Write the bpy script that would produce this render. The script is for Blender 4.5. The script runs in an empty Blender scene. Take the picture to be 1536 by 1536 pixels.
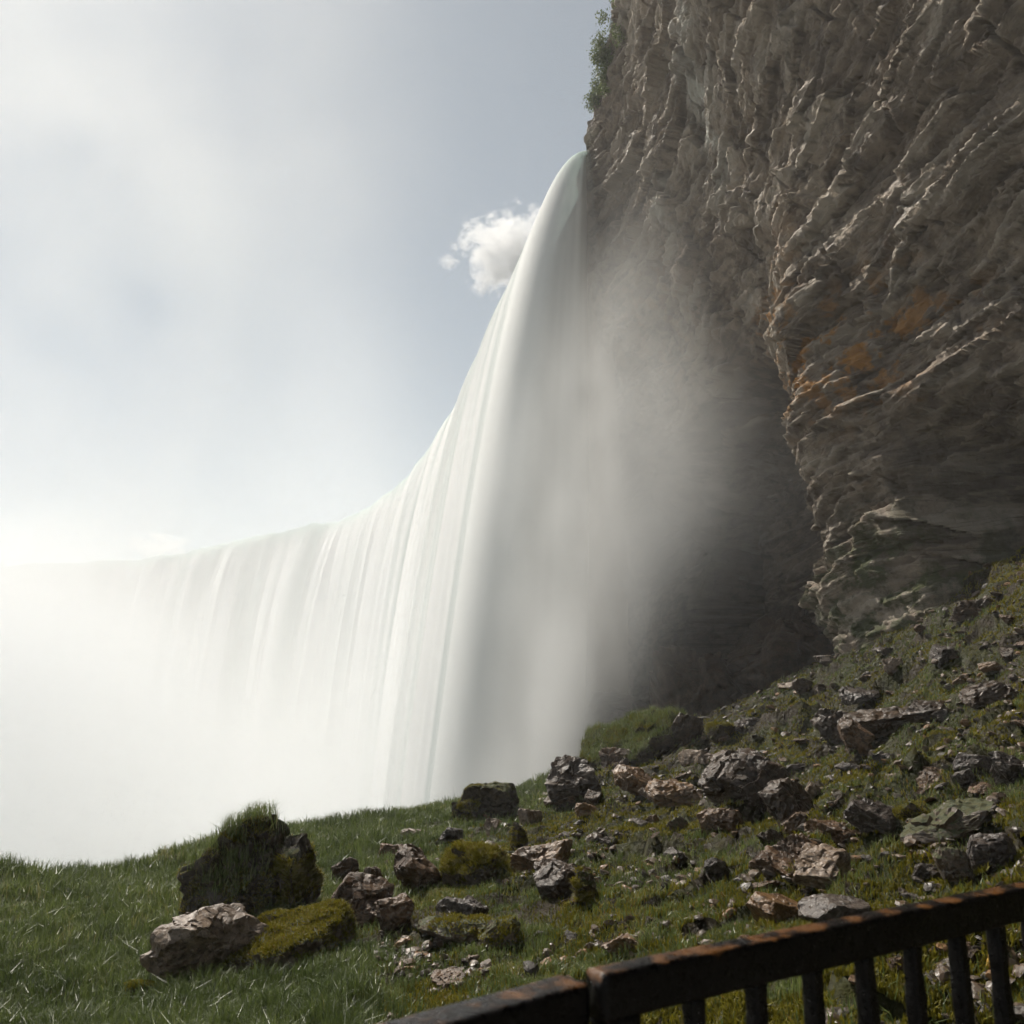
import bpy, math, random
import numpy as np
from mathutils import Vector

R = math.radians
SC = bpy.context.scene
C = SC.collection
random.seed(7)
rng = np.random.default_rng(7)

# ------------------------------------------------------------------ camera
PITCH = R(12.0)
FPX = 1330.0                      # focal length in pixels of the 1536 px photograph
cam_d = bpy.data.cameras.new("camera")
cam_d.sensor_fit = 'HORIZONTAL'
cam_d.sensor_width = 36.0
cam_d.lens = 36.0 * FPX / 1536.0
cam_d.clip_start = 0.05
cam_d.clip_end = 20000.0
cam_d.dof.use_dof = True
cam_d.dof.focus_distance = 20.0
cam_d.dof.aperture_fstop = 4.5
cam = bpy.data.objects.new("camera", cam_d)
cam.location = (0, 0, 0)
cam.rotation_euler = (R(90) + PITCH, 0, 0)
C.objects.link(cam)
SC.camera = cam

# ------------------------------------------------------------------ light
SUN_AZ = R(-43.0)                 # left of straight ahead
SUN_EL = R(52.0)
to_sun = Vector((math.sin(SUN_AZ) * math.cos(SUN_EL), math.cos(SUN_AZ) * math.cos(SUN_EL), math.sin(SUN_EL)))
sd = bpy.data.lights.new("sun", 'SUN')
sd.energy = 5.0
sd.angle = R(0.5)
sd.color = (1.0, 0.93, 0.83)
sun = bpy.data.objects.new("sun", sd)
sun.rotation_euler = (-to_sun).to_track_quat('-Z', 'Y').to_euler()
C.objects.link(sun)

world = bpy.data.worlds.new("World")
SC.world = world
world.use_nodes = True
wn = world.node_tree
wn.nodes.clear()
sky = wn.nodes.new('ShaderNodeTexSky')
sky.sky_type = 'NISHITA'
sky.sun_disc = False
sky.sun_elevation = SUN_EL
sky.sun_rotation = SUN_AZ
sky.dust_density = 0.8
sky.air_density = 1.0
sky.ozone_density = 1.0
bg = wn.nodes.new('ShaderNodeBackground')
bg.inputs['Strength'].default_value = 0.074
wo = wn.nodes.new('ShaderNodeOutputWorld')
hs = wn.nodes.new('ShaderNodeHueSaturation')
hs.inputs['Saturation'].default_value = 0.40
wn.links.new(sky.outputs[0], hs.inputs['Color'])
tint = wn.nodes.new('ShaderNodeMix'); tint.data_type = 'RGBA'; tint.blend_type = 'MULTIPLY'
tint.inputs[0].default_value = 1.0
ti = [i for i in tint.inputs if i.type == 'RGBA']
wn.links.new(hs.outputs[0], ti[0]); ti[1].default_value = (0.985, 1.015, 0.975, 1)
wn.links.new([o for o in tint.outputs if o.type == 'RGBA'][0], bg.inputs[0])
wn.links.new(bg.outputs[0], wo.inputs[0])

SC.view_settings.view_transform = 'Standard'
SC.view_settings.look = 'None'
SC.view_settings.exposure = 0.38
SC.view_settings.gamma = 1.0
SC.cycles.use_denoising = True
SC.cycles.max_bounces = 8
SC.cycles.diffuse_bounces = 3
SC.cycles.glossy_bounces = 2
SC.cycles.transmission_bounces = 3
SC.cycles.transparent_max_bounces = 12
SC.cycles.volume_bounces = 5
SC.cycles.volume_step_rate = 1.0
SC.cycles.volume_max_steps = 128
SC.cycles.sample_clamp_indirect = 4.0
SC.cycles.sample_clamp_direct = 12.0
SC.cycles.use_adaptive_sampling = True
SC.cycles.adaptive_threshold = 0.05
SC.cycles.adaptive_min_samples = 12

# ------------------------------------------------------------------ helpers
SP, CP = math.sin(PITCH), math.cos(PITCH)

def ray(u, v):
    dx = (u - 768.0) / FPX
    dz = (768.0 - v) / FPX
    return np.array([dx, CP - dz * SP, SP + dz * CP])

def at(u, v, Y):
    d = ray(u, v)
    return d * (Y / d[1])

def sstep(a, b, x):
    t = np.clip((x - a) / (b - a), 0, 1)
    return t * t * (3 - 2 * t)

def ihash(i, j, k, seed):
    with np.errstate(over='ignore'):
        h = (i.astype(np.uint32) * np.uint32(374761393) + j.astype(np.uint32) * np.uint32(668265263)
             + k.astype(np.uint32) * np.uint32(2147483647) + np.uint32((seed * 974634777 + 12345) & 0xffffffff))
        h = (h ^ (h >> np.uint32(13))) * np.uint32(1274126177)
        h = (h ^ (h >> np.uint32(16))) * np.uint32(2246822519)
        h = h ^ (h >> np.uint32(13))
    return h.astype(np.float64) / 4294967295.0

def vnoise(p, seed=0):
    """smooth value noise in -1..1 at points (n, 3)"""
    f = np.floor(p)
    i = f.astype(np.int64)
    w = p - f
    w = w * w * w * (w * (w * 6 - 15) + 10)
    r = 0
    for a in (0, 1):
        wa = w[:, 0] if a else 1 - w[:, 0]
        for b in (0, 1):
            wb = w[:, 1] if b else 1 - w[:, 1]
            for c in (0, 1):
                wc = w[:, 2] if c else 1 - w[:, 2]
                r = r + wa * wb * wc * ihash(i[:, 0] + a, i[:, 1] + b, i[:, 2] + c, seed)
    return r * 2 - 1

def fbm(p, octaves=4, gain=0.5, seed=0):
    s, a, t = 0, 1.0, 0.0
    q = p.copy()
    for o in range(octaves):
        s = s + a * vnoise(q, seed + o * 17)
        t += a
        a *= gain
        q = q * 2.03 + 11.7
    return s / t

def facets(p, seed=0, tilt=0.6):
    """angular chips: one tilted plane per random cell, values about -0.5..0.5"""
    f = np.floor(p)
    best = np.full(len(p), 1e9)
    second = np.full(len(p), 1e9)
    val = np.zeros(len(p))
    for a in (-1, 0, 1):
        for b in (-1, 0, 1):
            for c in (-1, 0, 1):
                q = f + (a, b, c)
                i, j, k = q[:, 0].astype(np.int64), q[:, 1].astype(np.int64), q[:, 2].astype(np.int64)
                d = np.stack([q[:, 0] + ihash(i, j, k, seed) - p[:, 0],
                              q[:, 1] + ihash(i, j, k, seed + 1) - p[:, 1],
                              q[:, 2] + ihash(i, j, k, seed + 2) - p[:, 2]], 1)
                dd = (d * d).sum(1)
                g = np.stack([ihash(i, j, k, seed + 3), ihash(i, j, k, seed + 4), ihash(i, j, k, seed + 5)], 1) - 0.5
                v = (ihash(i, j, k, seed + 6) - 0.5) * (1 - tilt) - (g * d).sum(1) * tilt * 2
                m = dd < best
                second = np.where(m, best, np.minimum(second, dd))
                val = np.where(m, v, val)
                best = np.where(m, dd, best)
    edge = np.sqrt(second) - np.sqrt(best)
    return val, edge

def tag(o, label=None, cat=None, group=None, kind=None):
    if label: o['label'] = label
    if cat: o['category'] = cat
    if group: o['group'] = group
    if kind: o['kind'] = kind
    return o

def mesh_obj(name, verts, faces, mat, parent=None, smooth=True, attrs=None):
    """faces: (n,k) int array or list of such arrays"""
    me = bpy.data.meshes.new(name)
    if not isinstance(faces, list):
        faces = [faces]
    faces = [np.asarray(f, dtype=np.int32) for f in faces if len(f)]
    verts = np.asarray(verts, dtype=np.float32)
    nl = sum(f.size for f in faces)
    nf = sum(len(f) for f in faces)
    me.vertices.add(len(verts))
    me.vertices.foreach_set("co", verts.ravel())
    me.loops.add(nl)
    me.loops.foreach_set("vertex_index", np.concatenate([f.ravel() for f in faces]))
    me.polygons.add(nf)
    tot = np.concatenate([np.full(len(f), f.shape[1], dtype=np.int32) for f in faces])
    st = np.concatenate([[0], np.cumsum(tot)[:-1]]).astype(np.int32)
    me.polygons.foreach_set("loop_start", st)
    me.polygons.foreach_set("loop_total", tot)
    me.polygons.foreach_set("use_smooth", np.full(nf, smooth, dtype=bool))
    me.update(calc_edges=True)
    if attrs:
        for k, a in attrs.items():
            at_ = me.attributes.new(k, 'FLOAT', 'POINT')
            at_.data.foreach_set("value", np.asarray(a, dtype=np.float32))
    if mat: me.materials.append(mat)
    o = bpy.data.objects.new(name, me)
    C.objects.link(o)
    if parent: o.parent = parent
    return o

def grid_faces(n, m):
    i = np.arange(n - 1)[:, None] * m + np.arange(m - 1)[None, :]
    i = i.ravel()
    return np.stack([i, i + 1, i + m + 1, i + m], 1)

def box_mesh(lo, hi):
    x0, y0, z0 = lo; x1, y1, z1 = hi
    v = [(x0,y0,z0),(x1,y0,z0),(x1,y1,z0),(x0,y1,z0),(x0,y0,z1),(x1,y0,z1),(x1,y1,z1),(x0,y1,z1)]
    f = np.array([(0,3,2,1),(4,5,6,7),(0,1,5,4),(1,2,6,5),(2,3,7,6),(3,0,4,7)])
    return v, f

class NT:
    """small node-tree builder"""
    def __init__(self, name):
        self.m = bpy.data.materials.new(name)
        self.m.use_nodes = True
        self.t = self.m.node_tree
        self.t.nodes.clear()
        self.out = self.t.nodes.new('ShaderNodeOutputMaterial')
    def n(self, typ, **kw):
        nd = self.t.nodes.new(typ)
        for k, v in kw.items():
            if k.startswith('i_'):
                self.set(nd, k[2:], v)
            else:
                setattr(nd, k, v)
        return nd
    def set(self, nd, key, v):
        key = key.replace('_', ' ')
        s = nd.inputs[int(key)] if key.isdigit() else nd.inputs[key]
        if isinstance(v, bpy.types.NodeSocket):
            self.t.links.new(v, s)
        elif isinstance(v, bpy.types.Node):
            self.t.links.new(v.outputs[0], s)
        else:
            s.default_value = v
    def link(self, a, b): self.t.links.new(a, b)
    def math(self, op, a, b=0.0, c=0.0, clamp=False):
        nd = self.n('ShaderNodeMath', operation=op, use_clamp=clamp)
        self.set(nd, '0', a); self.set(nd, '1', b)
        if op in ('MULTIPLY_ADD', 'SMOOTH_MIN'): self.set(nd, '2', c)
        return nd.outputs[0]
    def rng(self, v, a, b, c=0.0, d=1.0, interp='SMOOTHSTEP'):
        nd = self.n('ShaderNodeMapRange', interpolation_type=interp)
        for k, x in zip(range(5), (v, a, b, c, d)): self.set(nd, str(k), x)
        return nd.outputs[0]
    def mix(self, f, a, b):
        nd = self.n('ShaderNodeMix', data_type='RGBA')
        def s(sock, v):
            if isinstance(v, (bpy.types.NodeSocket,)): self.t.links.new(v, sock)
            else: sock.default_value = (v if not isinstance(v, tuple) or len(v) == 4 else (*v, 1))
        s(nd.inputs['Factor'], f)
        ai = [i for i in nd.inputs if i.type == 'RGBA']
        s(ai[0], a); s(ai[1], b)
        return [o for o in nd.outputs if o.type == 'RGBA'][0]
    def pos(self): return self.n('ShaderNodeNewGeometry').outputs['Position']
    def objc(self): return self.n('ShaderNodeTexCoord').outputs['Object']
    def mapping(self, v, scale=(1,1,1), rot=(0,0,0), loc=(0,0,0)):
        nd = self.n('ShaderNodeMapping')
        self.link(v, nd.inputs[0])
        nd.inputs['Scale'].default_value = scale; nd.inputs['Rotation'].default_value = rot; nd.inputs['Location'].default_value = loc
        return nd.outputs[0]
    def noise(self, v, scale, detail=4, rough=0.55, dist=0.0):
        nd = self.n('ShaderNodeTexNoise')
        self.link(v, nd.inputs['Vector'])
        nd.inputs['Scale'].default_value = scale; nd.inputs['Detail'].default_value = detail
        nd.inputs['Roughness'].default_value = rough; nd.inputs['Distortion'].default_value = dist
        return nd.outputs[0]
    def voro(self, v, scale, feature='F1'):
        nd = self.n('ShaderNodeTexVoronoi', feature=feature)
        self.link(v, nd.inputs['Vector']); nd.inputs['Scale'].default_value = scale
        return nd.outputs['Distance']
    def attr(self, name): return self.n('ShaderNodeAttribute', attribute_name=name).outputs['Fac']
    def bump(self, h, strength=0.5, dist=0.05, normal=None):
        nd = self.n('ShaderNodeBump')
        nd.inputs['Strength'].default_value = strength; nd.inputs['Distance'].default_value = dist
        self.link(h, nd.inputs['Height'])
        if normal is not None: self.link(normal, nd.inputs['Normal'])
        return nd.outputs[0]
    def principled(self, col, rough, normal=None, spec=0.5, metal=0.0):
        p = self.n('ShaderNodeBsdfPrincipled')
        for k, v in (('Base Color', col), ('Roughness', rough), ('Specular IOR Level', spec), ('Metallic', metal)):
            if isinstance(v, bpy.types.NodeSocket): self.link(v, p.inputs[k])
            else: p.inputs[k].default_value = (*v, 1) if isinstance(v, tuple) else v
        if normal is not None: self.link(normal, p.inputs['Normal'])
        return p
    def surf(self, s):
        self.link(s.outputs[0] if isinstance(s, bpy.types.Node) else s, self.out.inputs['Surface'])
        return self.m

# ------------------------------------------------------------------ materials
def mat_cliff():
    t = NT("cliff_rock")
    p = t.pos()
    # frame turned to the cliff: x along the cliff, z up
    q = t.mapping(p, rot=(0, 0, R(-70)))
    cb = t.n('ShaderNodeCombineXYZ'); t.link(t.attr('along'), cb.inputs[0]); t.link(t.attr('bed'), cb.inputs[2])
    lam = t.noise(t.mapping(cb.outputs[0], scale=(0.28, 1.0, 2.2)), 1.0, 8, 0.66, 0.5)
    big = t.noise(p, 0.13, 4, 0.6)
    med = t.noise(p, 0.9, 7, 0.68)
    fine = t.noise(p, 6.0, 5, 0.7)
    col = t.mix(t.rng(big, 0.38, 0.62), (0.185, 0.146, 0.11, 1), (0.265, 0.215, 0.165, 1))
    col = t.mix(t.rng(med, 0.42, 0.66), col, (0.10, 0.078, 0.06, 1))
    col = t.mix(t.rng(lam, 0.52, 0.70), col, (0.215, 0.172, 0.128, 1))
    col = t.mix(t.math('MULTIPLY', t.rng(fine, 0.5, 0.75), 0.55), col, (0.07, 0.055, 0.045, 1))
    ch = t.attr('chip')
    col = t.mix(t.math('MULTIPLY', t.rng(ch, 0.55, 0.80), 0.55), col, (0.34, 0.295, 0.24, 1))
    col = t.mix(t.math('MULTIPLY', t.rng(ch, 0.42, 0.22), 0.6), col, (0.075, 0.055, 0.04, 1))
    # rust-orange iron stains and green algae, by attributes on the mesh
    on = t.noise(p, 0.75, 5, 0.6)
    col = t.mix(t.math('MULTIPLY', t.attr('rust'), t.rng(on, 0.50, 0.60)), col, (0.30, 0.15, 0.045, 1))
    gn = t.noise(p, 0.9, 5, 0.65)
    col = t.mix(t.math('MULTIPLY', t.attr('algae'), t.rng(gn, 0.42, 0.6)), col, (0.060, 0.065, 0.028, 1))
    col = t.mix(t.math('MULTIPLY', t.attr('pale'), t.rng(on, 0.38, 0.62)), col, (0.40, 0.385, 0.34, 1))
    crk = t.voro(t.mapping(cb.outputs[0], scale=(0.35, 1, 1.6)), 1.3, 'DISTANCE_TO_EDGE')
    h = t.math('ADD', t.math('MULTIPLY', med, 0.9), t.math('MULTIPLY', lam, 1.1))
    h = t.math('ADD', h, t.math('MULTIPLY', fine, 0.3))
    h = t.math('ADD', h, t.math('MULTIPLY', t.rng(crk, 0.0, 0.05), 0.12))
    b = t.bump(h, 0.85, 0.22)
    rgh = t.rng(t.noise(p, 0.5, 3), 0.35, 0.65, 0.62, 0.95)
    return t.surf(t.principled(col, rgh, b, 0.25))

def mat_rock(name, c1, c2, moss=0.0, wet=0.5, mosscol=(0.045, 0.042, 0.008)):
    t = NT(name)
    p = t.objc()
    inf = t.n('ShaderNodeObjectInfo')
    off = t.n('ShaderNodeVectorMath', operation='SCALE')
    t.link(inf.outputs['Location'], off.inputs[0]); off.inputs[3].default_value = 3.1
    ad = t.n('ShaderNodeVectorMath', operation='ADD')
    t.link(p, ad.inputs[0]); t.link(off.outputs[0], ad.inputs[1])
    p = ad.outputs[0]
    n1 = t.noise(p, 2.2, 6, 0.65)
    n2 = t.noise(p, 14.0, 5, 0.7)
    n3 = t.noise(t.mapping(p, scale=(1, 1, 4)), 5.0, 4, 0.6)
    col = t.mix(t.rng(n1, 0.35, 0.65), (*c1, 1), (*c2, 1))
    col = t.mix(t.math('MULTIPLY', t.rng(n2, 0.45, 0.66), 0.85), col, tuple(x * 0.3 for x in c1) + (1,))
    h = t.math('ADD', t.math('MULTIPLY', n1, 0.6), t.math('MULTIPLY', n2, 0.35))
    h = t.math('ADD', h, t.math('MULTIPLY', n3, 0.35))
    b = t.bump(h, 0.75, 0.06)
    rgh = t.rng(n2, 0.3, 0.7, 0.20 + 0.35 * (1 - wet), 0.52 + 0.35 * (1 - wet))
    if moss > 0:
        geo = t.n('ShaderNodeNewGeometry')
        sp = t.n('ShaderNodeSeparateXYZ'); t.link(geo.outputs['Normal'], sp.inputs[0])
        f = t.math('ADD', t.math('MULTIPLY', sp.outputs[2], 0.55), t.math('MULTIPLY', n1, 0.9))
        f = t.rng(f, 1.0 - moss * 0.75, 1.12 - moss * 0.75)
        mc = t.mix(t.rng(n2, 0.4, 0.65), (*mosscol, 1), (mosscol[0] * 0.5, mosscol[1] * 0.75, mosscol[2], 1))
        col = t.mix(f, col, mc)
        rgh = t.math('MAXIMUM', rgh, t.math('MULTIPLY', f, 0.85))
    return t.surf(t.principled(col, rgh, b, 0.5 if c1[0] > 0.05 else 0.28))

def mat_ground():
    t = NT("slope_soil")
    p = t.pos()
    n1 = t.noise(p, 0.8, 5, 0.6)
    n2 = t.noise(p, 7.0, 6, 0.7)
    col = t.mix(t.rng(n1, 0.42, 0.58), (0.022, 0.024, 0.004, 1), (0.022, 0.015, 0.007, 1))
    col = t.mix(t.rng(n2, 0.5, 0.7), col, (0.045, 0.042, 0.010, 1))
    h = t.math('ADD', n2, t.math('MULTIPLY', t.voro(p, 9.0), 0.5))
    return t.surf(t.principled(col, t.rng(n2, 0.3, 0.7, 0.4, 0.9), t.bump(h, 1.0, 0.08), 0.15))

def mat_blade(name, dark, light, dry, rough, transl):
    t = NT(name)
    v = t.attr('tone'); h = t.attr('tip')
    col = t.mix(v, (*dark, 1), (*light, 1))
    col = t.mix(t.rng(v, 0.86, 0.97), col, (*dry, 1))
    col = t.mix(t.math('MULTIPLY', h, 0.25), col, (*light, 1))
    p = t.principled(col, rough, None, 0.5 if rough < 0.45 else 0.2)
    tr = t.n('ShaderNodeBsdfTranslucent'); t.link(col, tr.inputs[0])
    mx = t.n('ShaderNodeMixShader'); mx.inputs[0].default_value = transl
    t.link(p.outputs[0], mx.inputs[1]); t.link(tr.outputs[0], mx.inputs[2])
    return t.surf(mx)

def mat_falls():
    t = NT("falling_water")
    s = t.attr('streak'); d = t.attr('fall'); a = t.attr('cover')
    col = t.mix(s, (0.56, 0.61, 0.59, 1), (0.97, 0.96, 0.94, 1))
    col = t.mix(t.rng(d, 0.0, 0.30), (0.62, 0.76, 0.70, 1), col)
    df = t.n('ShaderNodeBsdfDiffuse'); t.link(col, df.inputs[0])
    tr = t.n('ShaderNodeBsdfTranslucent'); t.link(col, tr.inputs[0])
    m1 = t.n('ShaderNodeMixShader'); m1.inputs[0].default_value = 0.22
    t.link(df.outputs[0], m1.inputs[1]); t.link(tr.outputs[0], m1.inputs[2])
    tp = t.n('ShaderNodeBsdfTransparent')
    m2 = t.n('ShaderNodeMixShader'); t.link(a, m2.inputs[0])
    t.link(tp.outputs[0], m2.inputs[1]); t.link(m1.outputs[0], m2.inputs[2])
    return t.surf(m2)

def mat_river(name, col, rough):
    t = NT(name)
    n = t.noise(t.pos(), 0.4, 4, 0.6)
    return t.surf(t.principled(t.mix(n, col, tuple(c * 1.4 for c in col[:3]) + (1,)), rough, t.bump(n, 0.3, 0.3)))

def mat_iron():
    t = NT("rusted_iron")
    p = t.pos()
    n1 = t.noise(p, 9.0, 5, 0.65); n2 = t.noise(p, 60.0, 5, 0.7)
    geo = t.n('ShaderNodeNewGeometry')
    sz = t.n('ShaderNodeSeparateXYZ'); t.link(geo.outputs['Normal'], sz.inputs[0])
    f = t.math('ADD', n1, t.math('MULTIPLY', sz.outputs[2], 0.22))  # rust noise, plus top faces coloured as lit and sides as backlit shade
    col = t.mix(t.rng(f, 0.68, 0.80), (0.0025, 0.002, 0.002, 1), (0.095, 0.042, 0.014, 1))
    col = t.mix(t.rng(n2, 0.52, 0.72), col, (0.008, 0.005, 0.004, 1))
    h = t.math('ADD', t.math('MULTIPLY', n1, 0.5), t.math('MULTIPLY', n2, 0.6))
    return t.surf(t.principled(col, t.rng(n2, 0.35, 0.65, 0.18, 0.55), t.bump(h, 0.8, 0.006), 0.16))

def mat_plain(name, c, rough):
    t = NT(name)
    n = t.noise(t.pos(), 5, 5, 0.6)
    return t.surf(t.principled(t.mix(n, tuple(x * 0.7 for x in c) + (1,), tuple(x * 1.3 for x in c) + (1,)), rough, t.bump(n, 0.4, 0.02)))

M_CLIFF = mat_cliff()
M_GROUND = mat_ground()
M_GRASS = mat_blade("grass_blades", (0.028, 0.048, 0.012), (0.155, 0.19, 0.055), (0.25, 0.23, 0.09), 0.42, 0.45)
M_MOSS = mat_blade("moss_shoots", (0.060, 0.058, 0.006), (0.22, 0.19, 0.02), (0.17, 0.09, 0.02), 0.6, 0.40)
M_LEAF = mat_blade("bush_leaves", (0.05, 0.07, 0.025), (0.17, 0.21, 0.07), (0.20, 0.21, 0.09), 0.5, 0.35)
M_FALLS = mat_falls()
M_RIVER = mat_river("river_water", (0.10, 0.17, 0.15, 1), 0.2)
M_FOAM = mat_river("foaming_water", (0.33, 0.345, 0.33, 1), 0.7)
M_IRON = mat_iron()
M_BARK = mat_plain("bark", (0.09, 0.065, 0.045), 0.9)
M_CONC = mat_plain("wet_concrete", (0.22, 0.21, 0.19), 0.5)

# ------------------------------------------------------------------ the slope
CTRL = [at(*c) for c in [
    (0, 1536, 12), (768, 1536, 9), (1536, 1536, 6), (400, 1536, 10.5), (1150, 1536, 7.3),
    (768, 1350, 15), (300, 1400, 15), (0, 1400, 15.5), (1200, 1400, 10), (1500, 1380, 8.2),
    (1200, 1200, 20), (1450, 1200, 14.5), (1500, 1000, 23), (1300, 1080, 27), (950, 1250, 21),
    (500, 1330, 18.5), (700, 1270, 22), (1000, 1140, 32),
    (-60, 1306, 19), (0, 1312, 19), (120, 1327, 20), (280, 1286, 22.5), (440, 1246, 27), (600, 1222, 31),
    (700, 1208, 34), (830, 1170, 38), (900, 1130, 40), (1050, 1092, 44), (1140, 1056, 46),
    (1310, 972, 36.5), (1420, 905, 32.5), (1536, 832, 29.5),
    (-500, 1310, 17), (-500, 1536, 13)]]
CTRL += [np.array(p, float) for p in [(-4, 0, -3.0), (3, 0, -2.4), (0, -12, -2.6), (10, 0, -0.5), (20, 0, 3.5), (28, -12, 4.5), (-20, -10, -5),
                                      (24, 22, 7.5), (25, 32, 5.5), (20, 45, 3.5)]]
CTRL = np.array(CTRL)

def tps_fit(P):
    n = len(P)
    d = np.sqrt(((P[:, None, :2] - P[None, :, :2]) ** 2).sum(2)) + 1e-9
    K = d * d * np.log(d) + np.eye(n) * 2.0
    A = np.zeros((n + 3, n + 3))
    A[:n, :n] = K
    A[:n, n] = 1; A[:n, n + 1:] = P[:, :2]
    A[n, :n] = 1; A[n + 1:, :n] = P[:, :2].T
    b = np.concatenate([P[:, 2], [0, 0, 0]])
    return np.linalg.solve(A, b)
TPSW = tps_fit(CTRL)

def tps(x, y):
    out = np.full(x.shape, TPSW[-3]) + TPSW[-2] * x + TPSW[-1] * y
    for i, c in enumerate(CTRL):
        d = np.sqrt((x - c[0]) ** 2 + (y - c[1]) ** 2) + 1e-9
        out += TPSW[i] * d * d * np.log(d)
    return out

CREST = np.array([at(*c)[:2] for c in [(-1100, 1310, 16), (-500, 1310, 17), (-60, 1306, 19), (0, 1312, 19), (120, 1327, 20), (280, 1286, 22.5),
                 (440, 1246, 27), (600, 1222, 31), (700, 1208, 34), (830, 1170, 38), (900, 1130, 40), (1050, 1092, 44), (1140, 1056, 46), (1230, 1000, 52)]])

def past_crest(x, y):
    """signed distance beyond the crest line (positive on the gorge side)"""
    best = np.full(x.shape, 1e9); sg = np.ones(x.shape)
    for a, b in zip(CREST[:-1], CREST[1:]):
        e = b - a; L = (e ** 2).sum()
        t = np.clip(((x - a[0]) * e[0] + (y - a[1]) * e[1]) / L, 0, 1)
        dx = x - a[0] - t * e[0]; dy = y - a[1] - t * e[1]
        d = np.sqrt(dx * dx + dy * dy)
        cr = e[0] * (y - a[1]) - e[1] * (x - a[0])
        m = d < best
        best = np.where(m, d, best); sg = np.where(m, np.sign(cr), sg)
    return best * sg

def ground_z(x, y, detail=True):
    x = np.atleast_1d(np.asarray(x, float)); y = np.atleast_1d(np.asarray(y, float))
    pc = past_crest(x, y)
    z = np.clip(tps(x, y), -9, 12)
    k = np.maximum(pc, 0)
    z = z - (k * k / (k + 2.0)) * 0.85
    if detail:
        p = np.stack([x, y, np.zeros_like(x)], 1)
        fade = sstep(3.0, 8.0, np.hypot(x, y))
        right = sstep(-4, 6, x)
        fc_, _ = facets(p * (0.8, 0.8, 1) + 3.3, 19)
        z = z + fade * (0.12 + 0.5 * right) * fc_ + fade * right * 0.22 * facets(p * (2.0, 2.0, 1) + 9.3, 29)[0]
        z = z + fade * (0.3 + 0.7 * right) * 0.16 * (1 - 2 * np.abs(vnoise(p * 0.9, 77)))
        z = z + fade * (0.16 * fbm(p * 0.45, 3, seed=3) * (0.5 + right) + (0.10 * np.abs(vnoise(p * 1.3, 9)) + 0.06 * vnoise(p * 3.1, 12)) * (0.35 + 0.65 * right))
    return np.maximum(z, -26.0)

def hit(u, v, y0=5.0, y1=60.0):
    """where the sight line through a photograph pixel meets the slope"""
    d = ray(u, v)
    Y = np.linspace(y0, y1, 900)
    P = d[None, :] * (Y / d[1])[:, None]
    g = ground_z(P[:, 0], P[:, 1])
    below = np.nonzero(P[:, 2] < g)[0]
    if len(below) == 0: return None
    i = below[0]
    return np.array([P[i, 0], P[i, 1], g[i]])

def graded(a, b, n0, n1, c, d):
    return None

xs = np.concatenate([np.linspace(-75, -22, 60, endpoint=False), np.linspace(-22, 22, 420, endpoint=False), np.linspace(22, 40, 30)])
ys = np.concatenate([np.linspace(-30, 4, 40, endpoint=False), np.linspace(4, 56, 500, endpoint=False), np.linspace(56, 90, 40)])
GX, GY = np.meshgrid(xs, ys, indexing='ij')
gz = ground_z(GX.ravel(), GY.ravel())
slope = mesh_obj("ground", np.stack([GX.ravel(), GY.ravel(), gz], 1), grid_faces(len(xs), len(ys)), M_GROUND)
tag(slope, "soil of the steep mossy slope at the foot of the cliff", "ground", kind="structure")

# plunge pool water, out to the horizon
v, f = box_mesh((-620, -60, -27), (140, 900, -24))
tag(mesh_obj("water", v, f, M_FOAM, smooth=False), "river water at the foot of the falls", "water", kind="structure")

# ------------------------------------------------------------------ the cliff
P0 = np.array([5.6, 59.0])
UD = np.array([0.34, -0.9404]); UD /= np.linalg.norm(UD)       # along the cliff towards the camera
ND = np.array([-UD[1] * -1, 0]);
ND = np.array([UD[1], -UD[0]]); ND /= np.linalg.norm(ND)       # outward: to the left and towards the camera
if ND[0] > 0: ND = -ND

def cliff_out(s, z):
    """large shape: metres the face stands out (+) or back (-) from the cliff line"""
    D = 4.5 * sstep(9, 30, z) * sstep(12, 36, s)
    D = D + 3.0 * sstep(20, 45, z) * sstep(3, 20, s)
    D -= 5.0 * (1 - sstep(12, 34, z)) * (1 - sstep(14, 26, s))          # undercut beside the falls
    ztop = 19.0 - 0.035 * (s - 12) ** 2 * (s > 12) - 0.03 * (s - 12) ** 2 * (s <= 12)
    edge = 21.5 + 0.12 * (10 - z) + 0.5 * np.sin(z * 0.9)
    D -= 9.0 * sstep(0.0, 1.6, ztop - z) * sstep(0, 2.2, edge - s)      # cave behind the buttress
    # talus-like foot inside the cave
    D -= 4.5 * sstep(28.5, 31, s + (z - 8) * 0.25) * sstep(0, 2.5, 10.8 - z + 0.05 * (s - 30))   # dark hollow at the right
    D -= 7.0 * sstep(0.5, 5, -s) + 0.16 * np.maximum(-s - 4, 0)
    D += 1.2 * sstep(0, 5, 7 - z) * sstep(24, 26, s) * (1 - sstep(33, 36, s))
    # buttress nose
    D += 1.6 * np.exp(-((s - 24.5) / 3.0) ** 2) * np.exp(-((z - 12) / 6.0) ** 2)
    return D

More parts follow.
